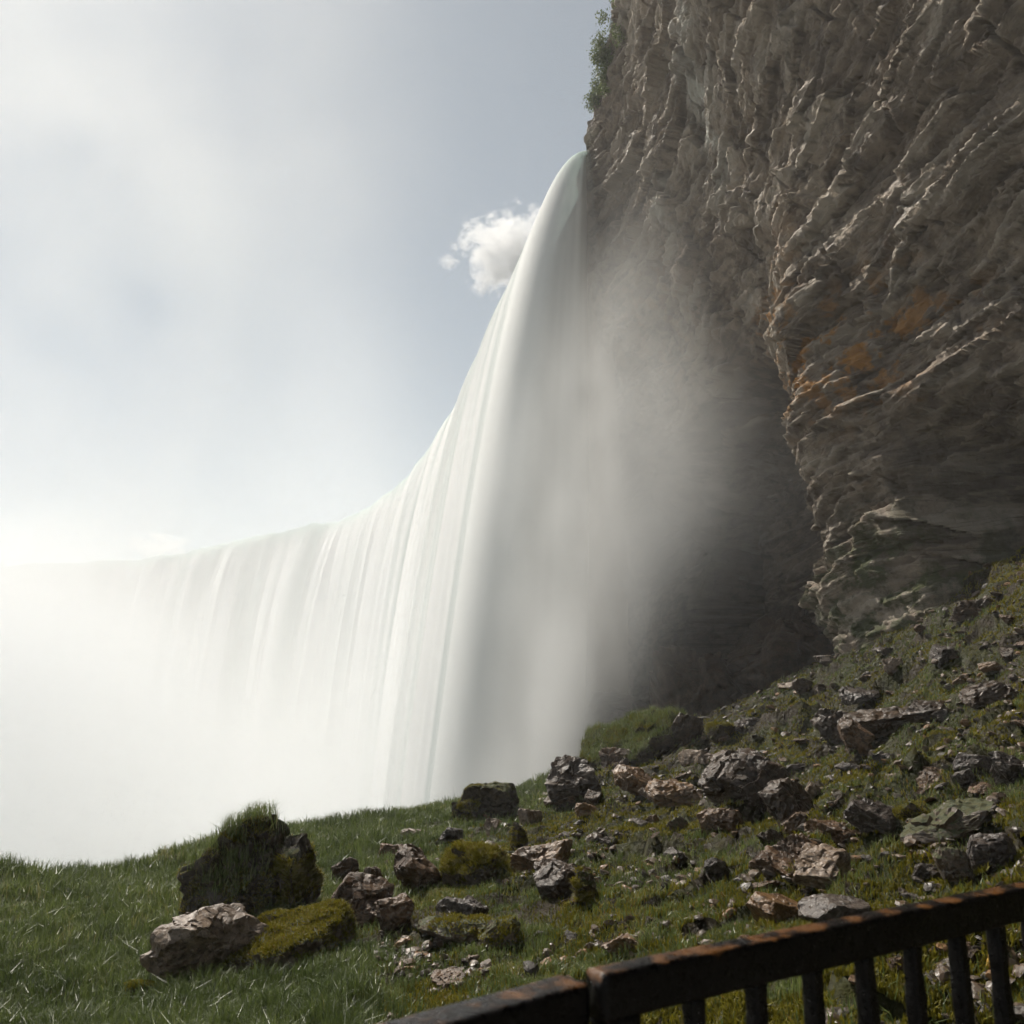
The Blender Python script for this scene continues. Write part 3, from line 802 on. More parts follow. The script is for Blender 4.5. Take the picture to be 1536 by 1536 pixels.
# name, u, v(base), w, h, kind, label, options
ROCKS = [
 ('boulder', 335, 1392, 200, 150, 'mossdark', "tall dark pointed boulder crowned with long grass, left of the slope", dict(peak=0.5, moss=4500, tuft=6500, tuft_at=(-0.03,), tufth=0.33, seed=3, sub=6, depth=0.8, planes=16, rough=1.1)),
 ('boulder', 428, 1385, 110, 120, 'mossdark', "shaggy green moss-covered boulder leaning on the right of the grass-topped boulder", dict(moss=12000, seed=5, peak=0.55, depth=0.9, mossh=0.10, mossmin=-0.5, planes=20)),
 ('rock', 412, 1290, 48, 28, 'brown', "small jagged wet rock on the shoulder behind the grass-topped boulder", dict(seed=6)),
 ('boulder', 292, 1482, 155, 118, 'tan', "pale tan flat-topped boulder lying in the grass at lower left", dict(seed=8, tilt=(0.35, -0.22), depth=0.8, sub=6, planes=9, sink=0.1)),
 ('rock', 425, 1462, 175, 78, 'mossy', "long low rock with yellow-green moss right of the pale tan boulder", dict(seed=9, tilt=(0.2, -0.3), moss=9000, planes=9, mosscov=1.0)),
 ('stone', 205, 1506, 55, 26, 'mossdark', "flat yellow-green mossy stone below left of the pale tan boulder", dict(seed=10, moss=1500)),
 ('rock', 515, 1332, 48, 46, 'brown', "upright knobbly pinkish brown rock standing on the rock pile beside the mossy boulder", dict(seed=11, peak=0.3)),
 ('boulder', 522, 1398, 105, 62, 'brown', "broad brown slab roofing a black hollow in the pile right of the mossy boulder", dict(seed=12, tilt=(0.25, 0.05), planes=10, sub=6)),
 ('rock', 556, 1338, 42, 36, 'brown', "blocky brown rock second in the pile right of the mossy boulder", dict(seed=13)),
 ('rock', 592, 1392, 75, 38, 'brown', "wedge-shaped brown rock at the right foot of the rock pile", dict(seed=14, tilt=(0.1, -0.4))),
 ('stone', 616, 1262, 42, 17, 'tan', "small flat tan stone on the crest grass above the rock pile", dict(seed=15)),
 ('stone', 672, 1266, 38, 24, 'grey', "small grey stone on the crest grass left of the dark ledge", dict(seed=16)),
 ('stone', 590, 1292, 52, 24, 'brown', "low pinkish rubble stone above the rock pile", dict(seed=17)),
 ('rock', 738, 1226, 88, 44, 'mossdark', "dark flat ledge on the crest with moss down its left end", dict(seed=18, tilt=(0, -0.2), moss=2500, planes=9)),
 ('hummock', 700, 1236, 45, 34, 'mossdark', "small round moss cushion at the left end of the dark crest ledge", dict(seed=19, moss=3000, mossh=0.08)),
 ('rock', 632, 1340, 95, 46, 'brown', "tilted brown slab in the middle of the slope beside the big moss mound", dict(seed=20, tilt=(0.15, 0.35), planes=9)),
 ('hummock', 718, 1330, 110, 50, 'mossdark', "big olive moss mound in the middle of the slope", dict(seed=21, mosscov=0.9, moss=9000, mossh=0.09, rough=-1)),
 ('rock', 822, 1312, 85, 34, 'ochre', "rusty layered ledge in mid slope, upper of two", dict(seed=22, tilt=(0, -0.25), planes=9)),
 ('rock', 845, 1342, 85, 36, 'dark', "dark overhanging ledge in mid slope, lower of two", dict(seed=23, tilt=(0, -0.2), planes=9)),
 ('hummock', 880, 1362, 50, 56, 'mossdark', "narrow brown-green moss hump right of the mid-slope ledges", dict(seed=24, moss=3000, mossh=0.08)),
 ('rock', 778, 1282, 32, 44, 'mossdark', "dark pointed rock with a mossy cap in mid slope below the crest", dict(seed=25, peak=0.5, moss=1200)),
 ('stone', 796, 1238, 38, 24, 'tan', "pinkish pale stone just right of the dark crest ledge", dict(seed=26)),
 ('stone', 742, 1250, 30, 22, 'tan', "small pale stone tucked under the dark crest ledge", dict(seed=27)),
 ('boulder', 868, 1200, 78, 56, 'dark', "dark blocky boulder on the crest beneath the mossy hummock", dict(seed=28, planes=11)),
 ('rock', 846, 1216, 52, 26, 'brown', "brown rock at the foot of the dark crest boulder", dict(seed=29)),
 ('stone', 880, 1224, 34, 20, 'ochre', "orange stone at the foot of the dark crest boulder", dict(seed=30)),
 ('hummock', 965, 1136, 185, 66, 'mossdark', "large grass and moss covered hummock on the crest in front of the cliff", dict(seed=31, moss=9000, tuft=9000, mossh=0.10, tufth=0.28, mossmin=-0.2, rough=1.2, planes=16, sub=6, depth=0.7, sink=0.4)),
 ('rock', 1035, 1118, 50, 52, 'dark', "dark angular rock at the right end of the large hummock", dict(seed=32)),
 ('stone', 930, 1152, 50, 26, 'brown', "brown stone under the front of the large hummock", dict(seed=33)),
 ('boulder', 1128, 1210, 118, 66, 'dark', "big dark crumbly boulder in the centre of the right slope", dict(seed=141, sub=6, rough=1.0, peak=0.0, planes=30)),
 ('rock', 1195, 1225, 84, 46, 'dark', "lower dark rock attached to the right of the big crumbly boulder", dict(seed=35, rough=1.3)),
 ('rock', 1022, 1204, 88, 22, 'ochre', "flat yellow-orange slab left of the big crumbly boulder", dict(seed=36, tilt=(0.1, 0.1), planes=8)),
 ('rock', 1085, 1248, 60, 34, 'brown', "reddish brown shattered rock below the big crumbly boulder", dict(seed=37)),
 ('rock', 1208, 1318, 78, 54, 'brown', "wet brown wedge standing on edge above the two flat stones", dict(seed=38, tilt=(0.5, 0.35), planes=7, sink=0.1)),
 ('rock', 1178, 1318, 80, 28, 'brown', "flat wet brown stone leaning on the left of the brown wedge", dict(seed=39, tilt=(0.2, -0.05), planes=8)),
 ('rock', 1246, 1338, 92, 46, 'tan', "flat-topped glistening tan stone in front of the brown wedge", dict(seed=40, tilt=(0.3, -0.1), planes=8, sink=0.12)),
 ('rock', 1178, 1392, 92, 42, 'ochre', "smooth ochre stone just above the railing", dict(seed=41, tilt=(0.2, 0.2), planes=8, rough=0.6)),
 ('rock', 1264, 1394, 96, 34, 'grey', "smooth dark grey stone touching the ochre stone above the railing", dict(seed=42, tilt=(0.15, 0), planes=8, rough=0.5)),
 ('rock', 1318, 1268, 66, 46, 'grey', "shiny dark grey tilted rock with a pointed end in the right slope", dict(seed=43, tilt=(0.3, 0.3), planes=7, sink=0.1)),
 ('rock', 1262, 1276, 80, 32, 'brown', "long mossy brown slab left of the shiny tilted rock", dict(seed=44, tilt=(0.1, 0.45), planes=8)),
 ('rock', 1500, 1318, 68, 52, 'grey', "shiny silver-grey block near the right edge above the railing", dict(seed=45, tilt=(0.3, -0.3), planes=8, sink=0.1)),
 ('rock', 1452, 1338, 62, 48, 'mossy', "brown mossy stone left of the shiny silver-grey block", dict(seed=46, planes=9)),
 ('rock', 1450, 1264, 150, 40, 'mossy', "long low moss-edged slab at the right above the silver-grey block", dict(seed=47, planes=9, tilt=(0.1, -0.12))),
 ('rock', 1345, 1102, 130, 26, 'dark', "long thin dark slab high on the right slope", dict(seed=48, tilt=(0, -0.14), planes=8)),
 ('rock', 1262, 1108, 62, 40, 'dark', "dark split rock at the left end of the long thin slab", dict(seed=49)),
 ('rock', 1302, 1070, 56, 24, 'grey', "bright wet reflecting rock high on the slope above the long thin slab", dict(seed=50, tilt=(0.35, 0), planes=7, sink=0.1)),
 ('rock', 1132, 1098, 64, 18, 'grey', "wet reflecting flat slab right of the large hummock", dict(seed=51, tilt=(0.25, -0.25), planes=7)),
 ('rock', 1212, 1044, 30, 22, 'dark', "dark cube-like block on the skyline at the foot of the cliff", dict(seed=52, planes=6, rough=0.6)),
 ('hummock', 1085, 1110, 42, 26, 'mossdark', "small dark moss tuft between the large hummock and the wet flat slab", dict(seed=53, moss=2000, mossh=0.12)),
 ('rock', 1346, 1008, 32, 20, 'tan', "small pale slab on the upper slope below the cliff foot", dict(seed=54)),
 ('rock', 1428, 992, 44, 22, 'grey', "shiny pale wet rock high on the slope near the right edge", dict(seed=55, tilt=(0.35, 0), planes=7)),
 ('rock', 1475, 922, 90, 22, 'dark', "dark flat slabs at the top of the slope near the right edge", dict(seed=56, tilt=(0.1, -0.2))),
 ('rock', 1478, 1160, 60, 30, 'grey', "rounded brown-grey wet stone near the right edge in mid slope", dict(seed=57, rough=0.6)),
 ('rock', 1524, 1172, 60, 34, 'grey', "grey wedge cut by the right edge in mid slope", dict(seed=58, tilt=(0.3, 0.3))),
 ('rock', 1400, 1182, 70, 22, 'brown', "flat wet brown stone left of the rounded brown-grey stone", dict(seed=59, tilt=(0.2, 0))),
 ('rock', 1505, 1055, 80, 28, 'dark', "dark pointed slab at the right edge high on the slope", dict(seed=60, tilt=(0.1, -0.3))),
 ('rock', 690, 1418, 125, 32, 'mossy', "long log-like ledge with a bright moss rim near the bottom centre", dict(seed=61, tilt=(0.05, -0.06), planes=8, moss=1200)),
 ('rock', 756, 1424, 62, 38, 'mossy', "round orange-brown mossy rock at the right end of the log-like ledge", dict(seed=62, moss=600)),
 ('rock', 690, 1392, 75, 34, 'grey', "cracked grey rubble rock behind the log-like ledge", dict(seed=63, rough=1.5)),
 ('rock', 672, 1486, 55, 26, 'brown', "small brown broken rock above the left railing", dict(seed=64)),
 ('rock', 932, 1436, 52, 32, 'ochre', "rusty stone in the moss above the gap between the railings", dict(seed=65)),
 ('rock', 1205, 1245, 60, 26, 'brown', "brown flat stone below the dark attached rock", dict(seed=66)),
 ('rock', 1375, 1230, 60, 24, 'mossdark', "dark mossy stone right of the shiny tilted rock", dict(seed=67, moss=900)),
 ('stone', 1225, 1195, 34, 20, 'tan', "small pale stone right above the lower dark rock", dict(seed=68)),
 ('rock', 1060, 1150, 60, 18, 'tan', "flat pale stone between the hummock and the big crumbly boulder", dict(seed=69)),
 ('rock', 960, 1190, 70, 22, 'ochre', "thin yellowish slab below the large hummock", dict(seed=70, tilt=(0.2, 0.2))),
 ('rock', 1410, 1080, 80, 22, 'dark', "broken dark slab right of the long thin slab", dict(seed=71)),
 ('rock', 1290, 1140, 50, 34, 'brown', "brown wedge pair below the long thin dark slab", dict(seed=72, tilt=(0.3, 0.4), planes=7)),
]
for name, u, v, w, h, kind, label, kw in ROCKS:
    add_rock(name, u, v, w, h, kind, label, **kw)

# dark outcrops down beyond the crest, seen through the spray
def outcrop(u, v, Y, w, h, seed, label, peak=0.2):
    P = at(u, v, Y)
    W, H = w * Y / FPX, h * Y / FPX
    V, F = rock_verts((W, W * 0.8, H), seed, 6, 14, 1.3, peak)
    o = mesh_obj('outcrop', V, F, M_ROCKS['dark'][0]); o.location = P
    tag(o, label, 'rock')
outcrop(1075, 1080, 55, 240, 210, 301, "dark rock outcrop rising behind the large hummock in the spray")
outcrop(1190, 1030, 54, 260, 220, 305, "dark rocky shoulder at the foot of the cave right of the outcrop", 0.4)
outcrop(915, 1105, 56, 120, 130, 302, "lower dark outcrop fading into the spray left of the hummock")
outcrop(828, 1175, 54, 60, 50, 303, "small dark rock fading into the spray beyond the crest")

# scattered stones
protos = []
for i, (kind, shape) in enumerate([('brown', 'flat'), ('grey', 'flat'), ('dark', 'angular'), ('brown', 'angular'), ('tan', 'flat'), ('ochre', 'angular'),
                                   ('grey', 'angular'), ('mossy', 'angular'), ('brown', 'flat'), ('dark', 'flat')]):
    dims = (1, 0.8, 0.24) if shape == 'flat' else (1, 0.8, 0.48)
    P, F = rock_verts(dims, 400 + i, 4, 9, 1.1, 0.1)
    me_o = mesh_obj('stone', P, F, M_ROCKS[kind][0], smooth=False)
    protos.append((me_o, kind, shape, [0]))
LAND = [(335, 1340, "grass-topped boulder"), (292, 1430, "pale tan boulder"), (522, 1370, "rock pile"), (640, 1265, "grey crest stone"),
        (738, 1210, "dark crest ledge"), (718, 1300, "big moss mound"), (830, 1325, "mid-slope ledges"), (880, 1340, "brown-green moss hump"),
        (868, 1180, "dark crest boulder"), (965, 1115, "large grassy hummock"), (1128, 1170, "big crumbly boulder"), (1022, 1195, "yellow-orange slab"),
        (1220, 1310, "brown wedge"), (1178, 1375, "ochre stone"), (1264, 1382, "smooth dark stone"), (1318, 1250, "shiny tilted rock"),
        (1500, 1295, "silver-grey block"), (1450, 1245, "moss-edged slab"), (1345, 1092, "long thin slab"), (1302, 1060, "bright wet rock"),
        (1132, 1090, "wet flat slab"), (1212, 1034, "cube-like block"), (1428, 982, "pale wet rock"), (1475, 912, "topmost dark slabs"),
        (1478, 1145, "rounded wet stone"), (1505, 1045, "pointed edge slab"), (690, 1405, "log-like ledge"), (932, 1425, "rusty stone"), (672, 1476, "broken rock"),
        (1060, 1142, "flat pale stone"), (1290, 1130, "brown wedge pair"), (1085, 1235, "shattered rock"), (1400, 1175, "flat wet brown stone")]
def place_words(u, v):
    if v > 1400 and u > 980 and (v - 1440) > -(u - 905) * 0.19 + 30:
        k = min(7, int(np.searchsorted([1055, 1150, 1236, 1316, 1389, 1459, 1519], u)))
        return "seen " + ("left of the first railing bar", "between first and second railing bars", "between second and third railing bars",
                "between third and fourth railing bars", "between fourth and fifth railing bars", "between fifth and sixth railing bars",
                "between sixth and seventh railing bars", "right of the last railing bar")[k]
    d = [((u - a) ** 2 + (v - b) ** 2 * 1.6, a, b, c) for a, b, c in LAND]
    _, a, b, c = min(d)
    dx, dy = u - a, v - b
    w = ("right of" if dx > 0 else "left of") if abs(dx) > abs(dy) * 1.3 else ("below" if dy > 0 else "above")
    far = "just " if math.hypot(dx, dy) < 50 else "further "
    return f"{far}{w} the {c}"
USED = set()
g = random.Random(11)
cnt = 0; tries = 0
while cnt < 215 and tries < 6000:
    tries += 1
    u = g.uniform(560, 1560); v = g.uniform(880, 1530)
    if u < 900 and g.random() < 0.45: continue
    if u < 640 and v > 1390: continue
    G = hit(u, v)
    if G is None: continue
    if past_crest(G[:1], G[1:2])[0] > -0.6: continue
    if u < 860 and past_crest(G[:1], G[1:2])[0] > -5: continue
    dist = G[1]
    if any((G[0] - x) ** 2 + (G[1] - y) ** 2 < (r * 1.2) ** 2 for x, y, r in FOOT): continue
    px = math.exp(g.uniform(math.log(11), math.log(46)))
    size = px * dist / FPX
    me_o, kind, shape, used = g.choice(protos)
    sz = "small" if px < 20 else ("medium" if px < 32 else "large")
    lb = f"{sz} {shape} {M_ROCKS[kind][1]} stone {place_words(u, v)}"
    if lb in USED: continue
    USED.add(lb)
    o = me_o if not used[0] else me_o.copy()
    if used[0]: C.objects.link(o)
    used[0] += 1
    o.location = (G[0], G[1], G[2] + 0.02 * size)
    o.scale = (size, size * g.uniform(0.7, 1.1), size * g.uniform(0.8, 1.3))
    o.rotation_euler = (g.gauss(0.12, 0.25), g.gauss(0, 0.25), g.uniform(0, 6.28))
    tag(o, lb, "stone", "loose stones scattered over the mossy slope")
    FOOT.append((G[0], G[1], size * 0.22))
    cnt += 1
print('stones', cnt, tries)
# chips of rock too many to count
def chips(n, seed):
    g = np.random.default_rng(seed)
    r = 6.0 * (52 / 6.0) ** g.random(n * 6); a = g.uniform(R(-14), R(38), n * 6)
    x = r * np.sin(a); y = r * np.cos(a)
    pc = past_crest(x, y)
    q3 = np.stack([x, y, 0 * x], 1)
    k = (pc < -0.8) & (vnoise(q3 * 0.55, 201) + 0.7 * vnoise(q3 * 1.7, 202) + 0.35 * sstep(-2, 7, x) > 0.22 + 0.9 * sstep(-6, -1, pc) * (x < 3))
    x, y = x[k][:n], y[k][:n]
    z = ground_z(x, y)
    u, v = project(np.stack([x, y, z], 1))
    k = u > 560 + 60 * vnoise(np.stack([y, x, z], 1), 9); x, y, z = x[k], y[k], z[k]
    pr = [rock_verts((1, 0.8, 0.4), 700 + i, 2, 7, 0.8, 0.1) for i in range(6)] if 2 in ICO else None
    Vs, Fs, T, b = [], [], [], 0
    n = len(x)
    sz = np.exp(g.uniform(math.log(0.045), math.log(0.27), n)) * (0.7 + 0.5 * np.hypot(x, y) / 25)
    for i in range(n):
        P, F = pr[i % 6]
        e = Euler((g.normal(0.1, 0.35), g.normal(0, 0.35), g.uniform(0, 6.28))).to_matrix()
        Q = (P * sz[i]) @ np.array(e).T + (x[i], y[i], z[i] + 0.12 * sz[i] + 0.015)
        Vs.append(Q); Fs.append(F + b); b += len(Q)
        T.append(np.full(len(Q), g.random()))
    return np.vstack(Vs), np.vstack(Fs), np.concatenate(T)
from mathutils import Euler
ICO[2] = ico(2)
tR = NT("rubble_chips")
tv = tR.attr('tone')
nn_ = tR.noise(tR.pos(), 18.0, 4, 0.6)
cc = tR.mix(tR.rng(tv, 0.3, 0.6), (0.025, 0.016, 0.009, 1), (0.075, 0.045, 0.024, 1))
cc = tR.mix(tR.rng(tv, 0.70, 0.80), cc, (0.10, 0.072, 0.05, 1))
cc = tR.mix(tR.rng(tv, 0.88, 0.92), cc, (0.15, 0.075, 0.025, 1))
cc = tR.mix(tR.rng(nn_, 0.5, 0.7), cc, (0.03, 0.025, 0.015, 1))
M_CHIP = tR.surf(tR.principled(cc, tR.rng(nn_, 0.3, 0.7, 0.35, 0.7), tR.bump(nn_, 0.5, 0.02), 0.5))
P, F, T = chips(6500, 77)
print('chips', T.size // 42)
o = mesh_obj('rubble', P, F, M_CHIP, smooth=False, attrs={'tone': T})
tag(o, "countless small wet rock chips strewn through the moss", "rubble", kind="stuff")
v_, f_ = ICO[4]
yl = hit(1495, 1462)
P, F = rock_verts((0.13, 0.10, 0.10), 900, 4, 9, 0.5)
M_ROCKS['yellow'] = (mat_rock("yellow_stone", (0.50, 0.30, 0.05), (0.6, 0.38, 0.08), 0.0, -0.3), "yellow")
o = mesh_obj('pebble', P, F, M_ROCKS['yellow'][0]); o.location = yl + np.array([0, 0, 0.05])
tag(o, "single bright yellow pebble between two railing bars at lower right", "pebble")

# ------------------------------------------------------------------ grass and moss over the slope
def ground_points(n, r0, r1, seed):
    g = np.random.default_rng(seed)
    r = r0 * (r1 / r0) ** g.random(n)
    a = g.uniform(R(-40), R(38), n)
    x = r * np.sin(a); y = r * np.cos(a)
    z = ground_z(x, y)
    keep = (past_crest(x, y) < 1.6)
    x, y, z = x[keep], y[keep], z[keep]
    foot = np.array(FOOT)
    ok = np.ones(len(x), bool)
    for fx, fy, fr in foot:
        ok &= (x - fx) ** 2 + (y - fy) ** 2 > fr * fr
    return np.stack([x, y, z], 1)[ok]

def lush(P):
    u, v = project(P)
    pc = past_crest(P[:, 0], P[:, 1])
    left = 1 - sstep(430, 640, u + 60 * vnoise(P * 0.5, 5))
    crest = sstep(-9, -4, pc) * (1 - sstep(820, 900, u))
    return np.maximum(left, crest)

P = ground_points(620000, 6.0, 60.0, 21)
L = lush(P)
nz_ = vnoise(P * (0.45, 0.45, 0), 60) + 0.6 * vnoise(P * (1.4, 1.4, 0), 61)
rightness = sstep(700, 1400, project(P)[0])
dens = np.clip(L + (1 - L) * (0.08 + 0.6 * sstep(0.0, 0.5, nz_ + 0.4 * vnoise(P * (3.1, 3.1, 0), 68))), 0, 1)
sel = np.random.default_rng(5).random(len(P)) < dens
P, L, nz_ = P[sel], L[sel], nz_[sel]
dist = np.hypot(P[:, 0], P[:, 1])
hh = (0.12 + 0.17 * L) * (1 + 0.3 * vnoise(P * (0.8, 0.8, 0), 62) + 0.35 * vnoise(P * (2.6, 2.6, 0), 63))
V, F, at_ = blades(P, hh, np.maximum(0.012, dist * 0.0009), 0.42, tone=0.42 + 0.22 * nz_ + 0.3 * vnoise(P * (2.2, 2.2, 0), 66), seed=31, curl=1.0)
gr = mesh_obj('grass', V, F, M_GRASS, smooth=False, attrs=at_)
tag(gr, "lush wet green grass growing over the slope", "grass", kind="stuff")
print('grass', len(P))

P = ground_points(700000, 6.0, 60.0, 22)
L = lush(P)
nz_ = vnoise(P * (0.45, 0.45, 0), 60) + 0.6 * vnoise(P * (1.4, 1.4, 0), 61)
mz = vnoise(P * (0.7, 0.7, 0), 65)
dens = (1 - L * 0.9) * (0.25 + 0.75 * sstep(-0.35, 0.1, mz)) * (1 - 0.55 * sstep(0.3, 0.6, nz_))
sel = np.random.default_rng(6).random(len(P)) < dens
P, mz = P[sel], mz[sel]
dist = np.hypot(P[:, 0], P[:, 1])
V, F, at_ = blades(P, 0.07 + 0.025 * mz, np.maximum(0.02, dist * 0.0016), 0.5, tone=0.42 + 0.3 * mz, seed=32)
mo = mesh_obj('moss', V, F, M_MOSS, smooth=False, attrs=at_)
tag(mo, "olive and brown moss carpeting the ground between the stones", "moss", kind="stuff")
print('moss', len(P))

# ------------------------------------------------------------------ bushes on the cliff rim
def bush(u, v, Y, rx, rz, n, seed, label):
    g = np.random.default_rng(seed)
    c = at(u, v, Y)
    root = bpy.data.objects.new('bush', None); C.objects.link(root)
    base = c + np.array([rx * 0.9, -0.2, -rz * 0.3]); root.location = base
    tag(root, label, 'bush', 'bushes clinging to the rim of the cliff')
    # limbs
    Vs, Fs = [], []
    tips = []
    for k in range(9):
        e = c + g.normal(size=3) * np.array([rx, rx, rz]) * 0.6
        tips.append(e)
        pts = [base + (e - base) * t + g.normal(size=3) * 0.06 * (0 < t < 1) for t in (0, 0.35, 0.7, 1)]
        for a, b, ra, rb in zip(pts[:-1], pts[1:], (0.05, 0.035, 0.02), (0.035, 0.02, 0.008)):
            d = (b - a) / (np.linalg.norm(b - a) + 1e-6)
            s1 = np.cross(d, [0, 0.3, 1]); s1 /= np.linalg.norm(s1) + 1e-6; s2 = np.cross(d, s1)
            i0 = sum(len(x) for x in Vs)
            ring = lambda p, r: [p + r * (math.cos(q) * s1 + math.sin(q) * s2) for q in np.linspace(0, 2 * math.pi, 6)[:-1]]
            Vs.append(ring(a, ra) + ring(b, rb))
            Fs += [(i0 + j, i0 + (j + 1) % 5, i0 + 5 + (j + 1) % 5, i0 + 5 + j) for j in range(5)]
    mesh_obj('branches', np.vstack(Vs) - base, np.array(Fs), M_BARK, root)
    # leaves in clumps
    cl = np.array(tips + [c + g.normal(size=3) * np.array([rx, rx, rz]) * 0.55 for _ in range(16)])
    idx = g.integers(0, len(cl), n)
    p = cl[idx] + g.normal(size=(n, 3)) * 0.24 * rx ** 0.5
    a = g.normal(size=(n, 3)); a /= np.linalg.norm(a, axis=1)[:, None]
    b = np.cross(a, g.normal(size=(n, 3))); b /= np.linalg.norm(b, axis=1)[:, None]
    sz = g.uniform(0.05, 0.11, n)[:, None]
    V = np.stack([p - a * sz, p + b * sz * 0.55, p + a * sz, p - b * sz * 0.55], 1).reshape(-1, 3) - base
    F = np.arange(n * 4).reshape(n, 4)
    mesh_obj('foliage', V, F, M_LEAF, root, smooth=False, attrs={'tone': np.repeat(g.uniform(0.1, 1, n), 4), 'tip': np.zeros(n * 4)})
bush(915, 95, 54.5, 1.0, 2.0, 5200, 71, "largest bush hanging over the cliff rim, middle one above the falls")
bush(896, 148, 56.5, 0.55, 0.8, 1700, 72, "smallest bush low on the cliff rim just above the falls")
bush(940, 20, 52.0, 1.0, 1.6, 3600, 73, "bush on the cliff rim cut by the top edge of the photo")

# ------------------------------------------------------------------ viewing deck and its rusty railings
v, f = box_mesh((-4.0, -3.5, -1.95), (4.5, 1.55, -1.62))
tag(mesh_obj('deck', v, f, M_CONC, smooth=False), "concrete viewing deck under the camera", "deck", kind="structure")

def beam(name, a, b, w, h, parent, noise=0.003, seg=0.012, seed=1, round_=0.010):
    """bar of section w (across) x h (up) from a to b, edges rounded and surface pitted; a, b are centres"""
    a, b = np.array(a, float), np.array(b, float)
    L = np.linalg.norm(b - a); d = (b - a) / L
    up = np.array([0, 0, 1.0]) if abs(d[2]) < 0.9 else np.array([-UDR[1], UDR[0], 0])
    s = np.cross(d, up); s /= np.linalg.norm(s); t = np.cross(s, d)
    n = max(4, int(L / seg))
    pr = []
    hw, hh_ = w / 2, h / 2
    for cx, cy, q0 in ((hw - round_, hh_ - round_, 0), (-hw + round_, hh_ - round_, 90), (-hw + round_, -hh_ + round_, 180), (hw - round_, -hh_ + round_, 270)):
        for q in (0, 30, 60, 90):
            pr.append((cx + round_ * math.cos(R(q0 + q)), cy + round_ * math.sin(R(q0 + q))))
    # subdivide the flat sides
    pp = []
    for i in range(len(pr)):
        p, q = np.array(pr[i]), np.array(pr[(i + 1) % len(pr)])
        k = max(1, int(np.linalg.norm(q - p) / seg))
        pp += [p + (q - p) * j / k for j in range(k)]
    pp = np.array(pp); m = len(pp)
    V = (a[None, None] + d * (np.linspace(0, L, n)[:, None, None]) + (pp[None, :, :1] * s + pp[None, :, 1:] * t))
    nn = (pp[:, :1] * s + pp[:, 1:] * t); nn /= np.linalg.norm(nn, axis=1)[:, None]
    V = V.reshape(-1, 3)
    V = V + np.tile(nn, (n, 1)) * (fbm(V * 14 + seed, 4, 0.6, seed=seed) * noise)[:, None]
    i = (np.arange(n - 1)[:, None] * m + np.arange(m)[None]).ravel()
    j = (np.arange(n - 1)[:, None] * m + (np.arange(m)[None] + 1) % m).ravel()
    F = np.stack([i, j, j + m, i + m], 1)
    cen = np.array([a, b]); V = np.vstack([V, cen])
    k = np.arange(m); k2 = (k + 1) % m; e = len(V) - 2
    caps = np.concatenate([np.stack([k2, k, np.full(m, e)], 1), np.stack([(n - 1) * m + k, (n - 1) * m + k2, np.full(m, e + 1)], 1)])
    o = mesh_obj(name, V - np.array(parent.location), [F, caps], M_IRON, parent)
    return o

def rail_pt(u, v, z):
    d = ray(u, v); return d * (z / d[2])
ZT = -0.50
A_ = rail_pt(908, 1462, ZT); B_ = rail_pt(1536, 1332, ZT)
UDR = (B_ - A_) / np.linalg.norm(B_ - A_)
back = np.array([-UDR[1], UDR[0], 0])
RW, RH = 0.06, 0.085
r1 = bpy.data.objects.new('railing', None); C.objects.link(r1); r1.location = (A_[0], A_[1], -1.62)
tag(r1, "right-hand rusty iron railing with upright bars at the bottom right", "railing")
B2 = B_ + UDR * 1.2
ctr = lambda p, dz=0.0: np.array([p[0], p[1], ZT - RH / 2 + dz]) + back * RW / 2
A2 = A_ - UDR * 0.0
beam('top_rail', ctr(A2), ctr(B2), RW, RH, r1, noise=0.0022, seed=3)
pc_ = ctr(A_ + UDR * 0.046)
beam('post', (pc_[0], pc_[1], ZT - RH + 0.003), (pc_[0], pc_[1], -1.62), 0.088, 0.056, r1, seed=4)
beam('bottom_rail', ctr(A_ + UDR * 0.09, -0.92), ctr(B2, -0.92), RW * 0.7, 0.05, r1, seed=5)
for i, u in enumerate([1055, 1150, 1236, 1316, 1389, 1459, 1519, 1572, 1622]):
    # where the bar at photo column u crosses the rail line
    d = ray(u, 1480)
    t = (A_[0] * d[1] - A_[1] * d[0]) / (UDR[1] * d[0] - UDR[0] * d[1])
    p = ctr(A_ + UDR * t)
    beam('baluster', (p[0], p[1], ZT - RH + 0.003), (p[0], p[1], ZT - RH / 2 - 0.92 + 0.022), 0.041, 0.038, r1, seed=10 + i, noise=0.005)
ZL = -0.52
RW = 0.085
C_ = rail_pt(884, 1476, ZL); D_ = rail_pt(640, 1546, ZL)
UDR = (C_ - D_) / np.linalg.norm(C_ - D_)
back = np.array([-UDR[1], UDR[0], 0])
r2 = bpy.data.objects.new('railing', None); C.objects.link(r2); r2.location = (C_[0], C_[1], -1.62)
tag(r2, "left-hand rusty iron railing end peeking in at the bottom centre", "railing")
D2 = D_ - UDR * 1.2
cl_ = lambda p, dz=0.0: np.array([p[0], p[1], ZL - RH / 2 + dz]) + back * RW / 2
beam('top_rail', cl_(D2), cl_(C_), RW, RH, r2, noise=0.0022, seed=33)
p = cl_(C_ - UDR * 0.035)
beam('post', (p[0], p[1], ZL - RH + 0.003), (p[0], p[1], -1.62), 0.066, 0.056, r2, seed=34)
beam('bottom_rail', cl_(D2, -0.92), cl_(C_ - UDR * 0.07, -0.92), RW * 0.7, 0.05, r2, seed=35)
for i in range(9):
    p = cl_(C_ - UDR * (0.22 + 0.16 * i))
    beam('baluster', (p[0], p[1], ZL - RH + 0.003), (p[0], p[1], ZL - RH / 2 - 0.92 + 0.022), 0.041, 0.038, r2, seed=50 + i, noise=0.005)

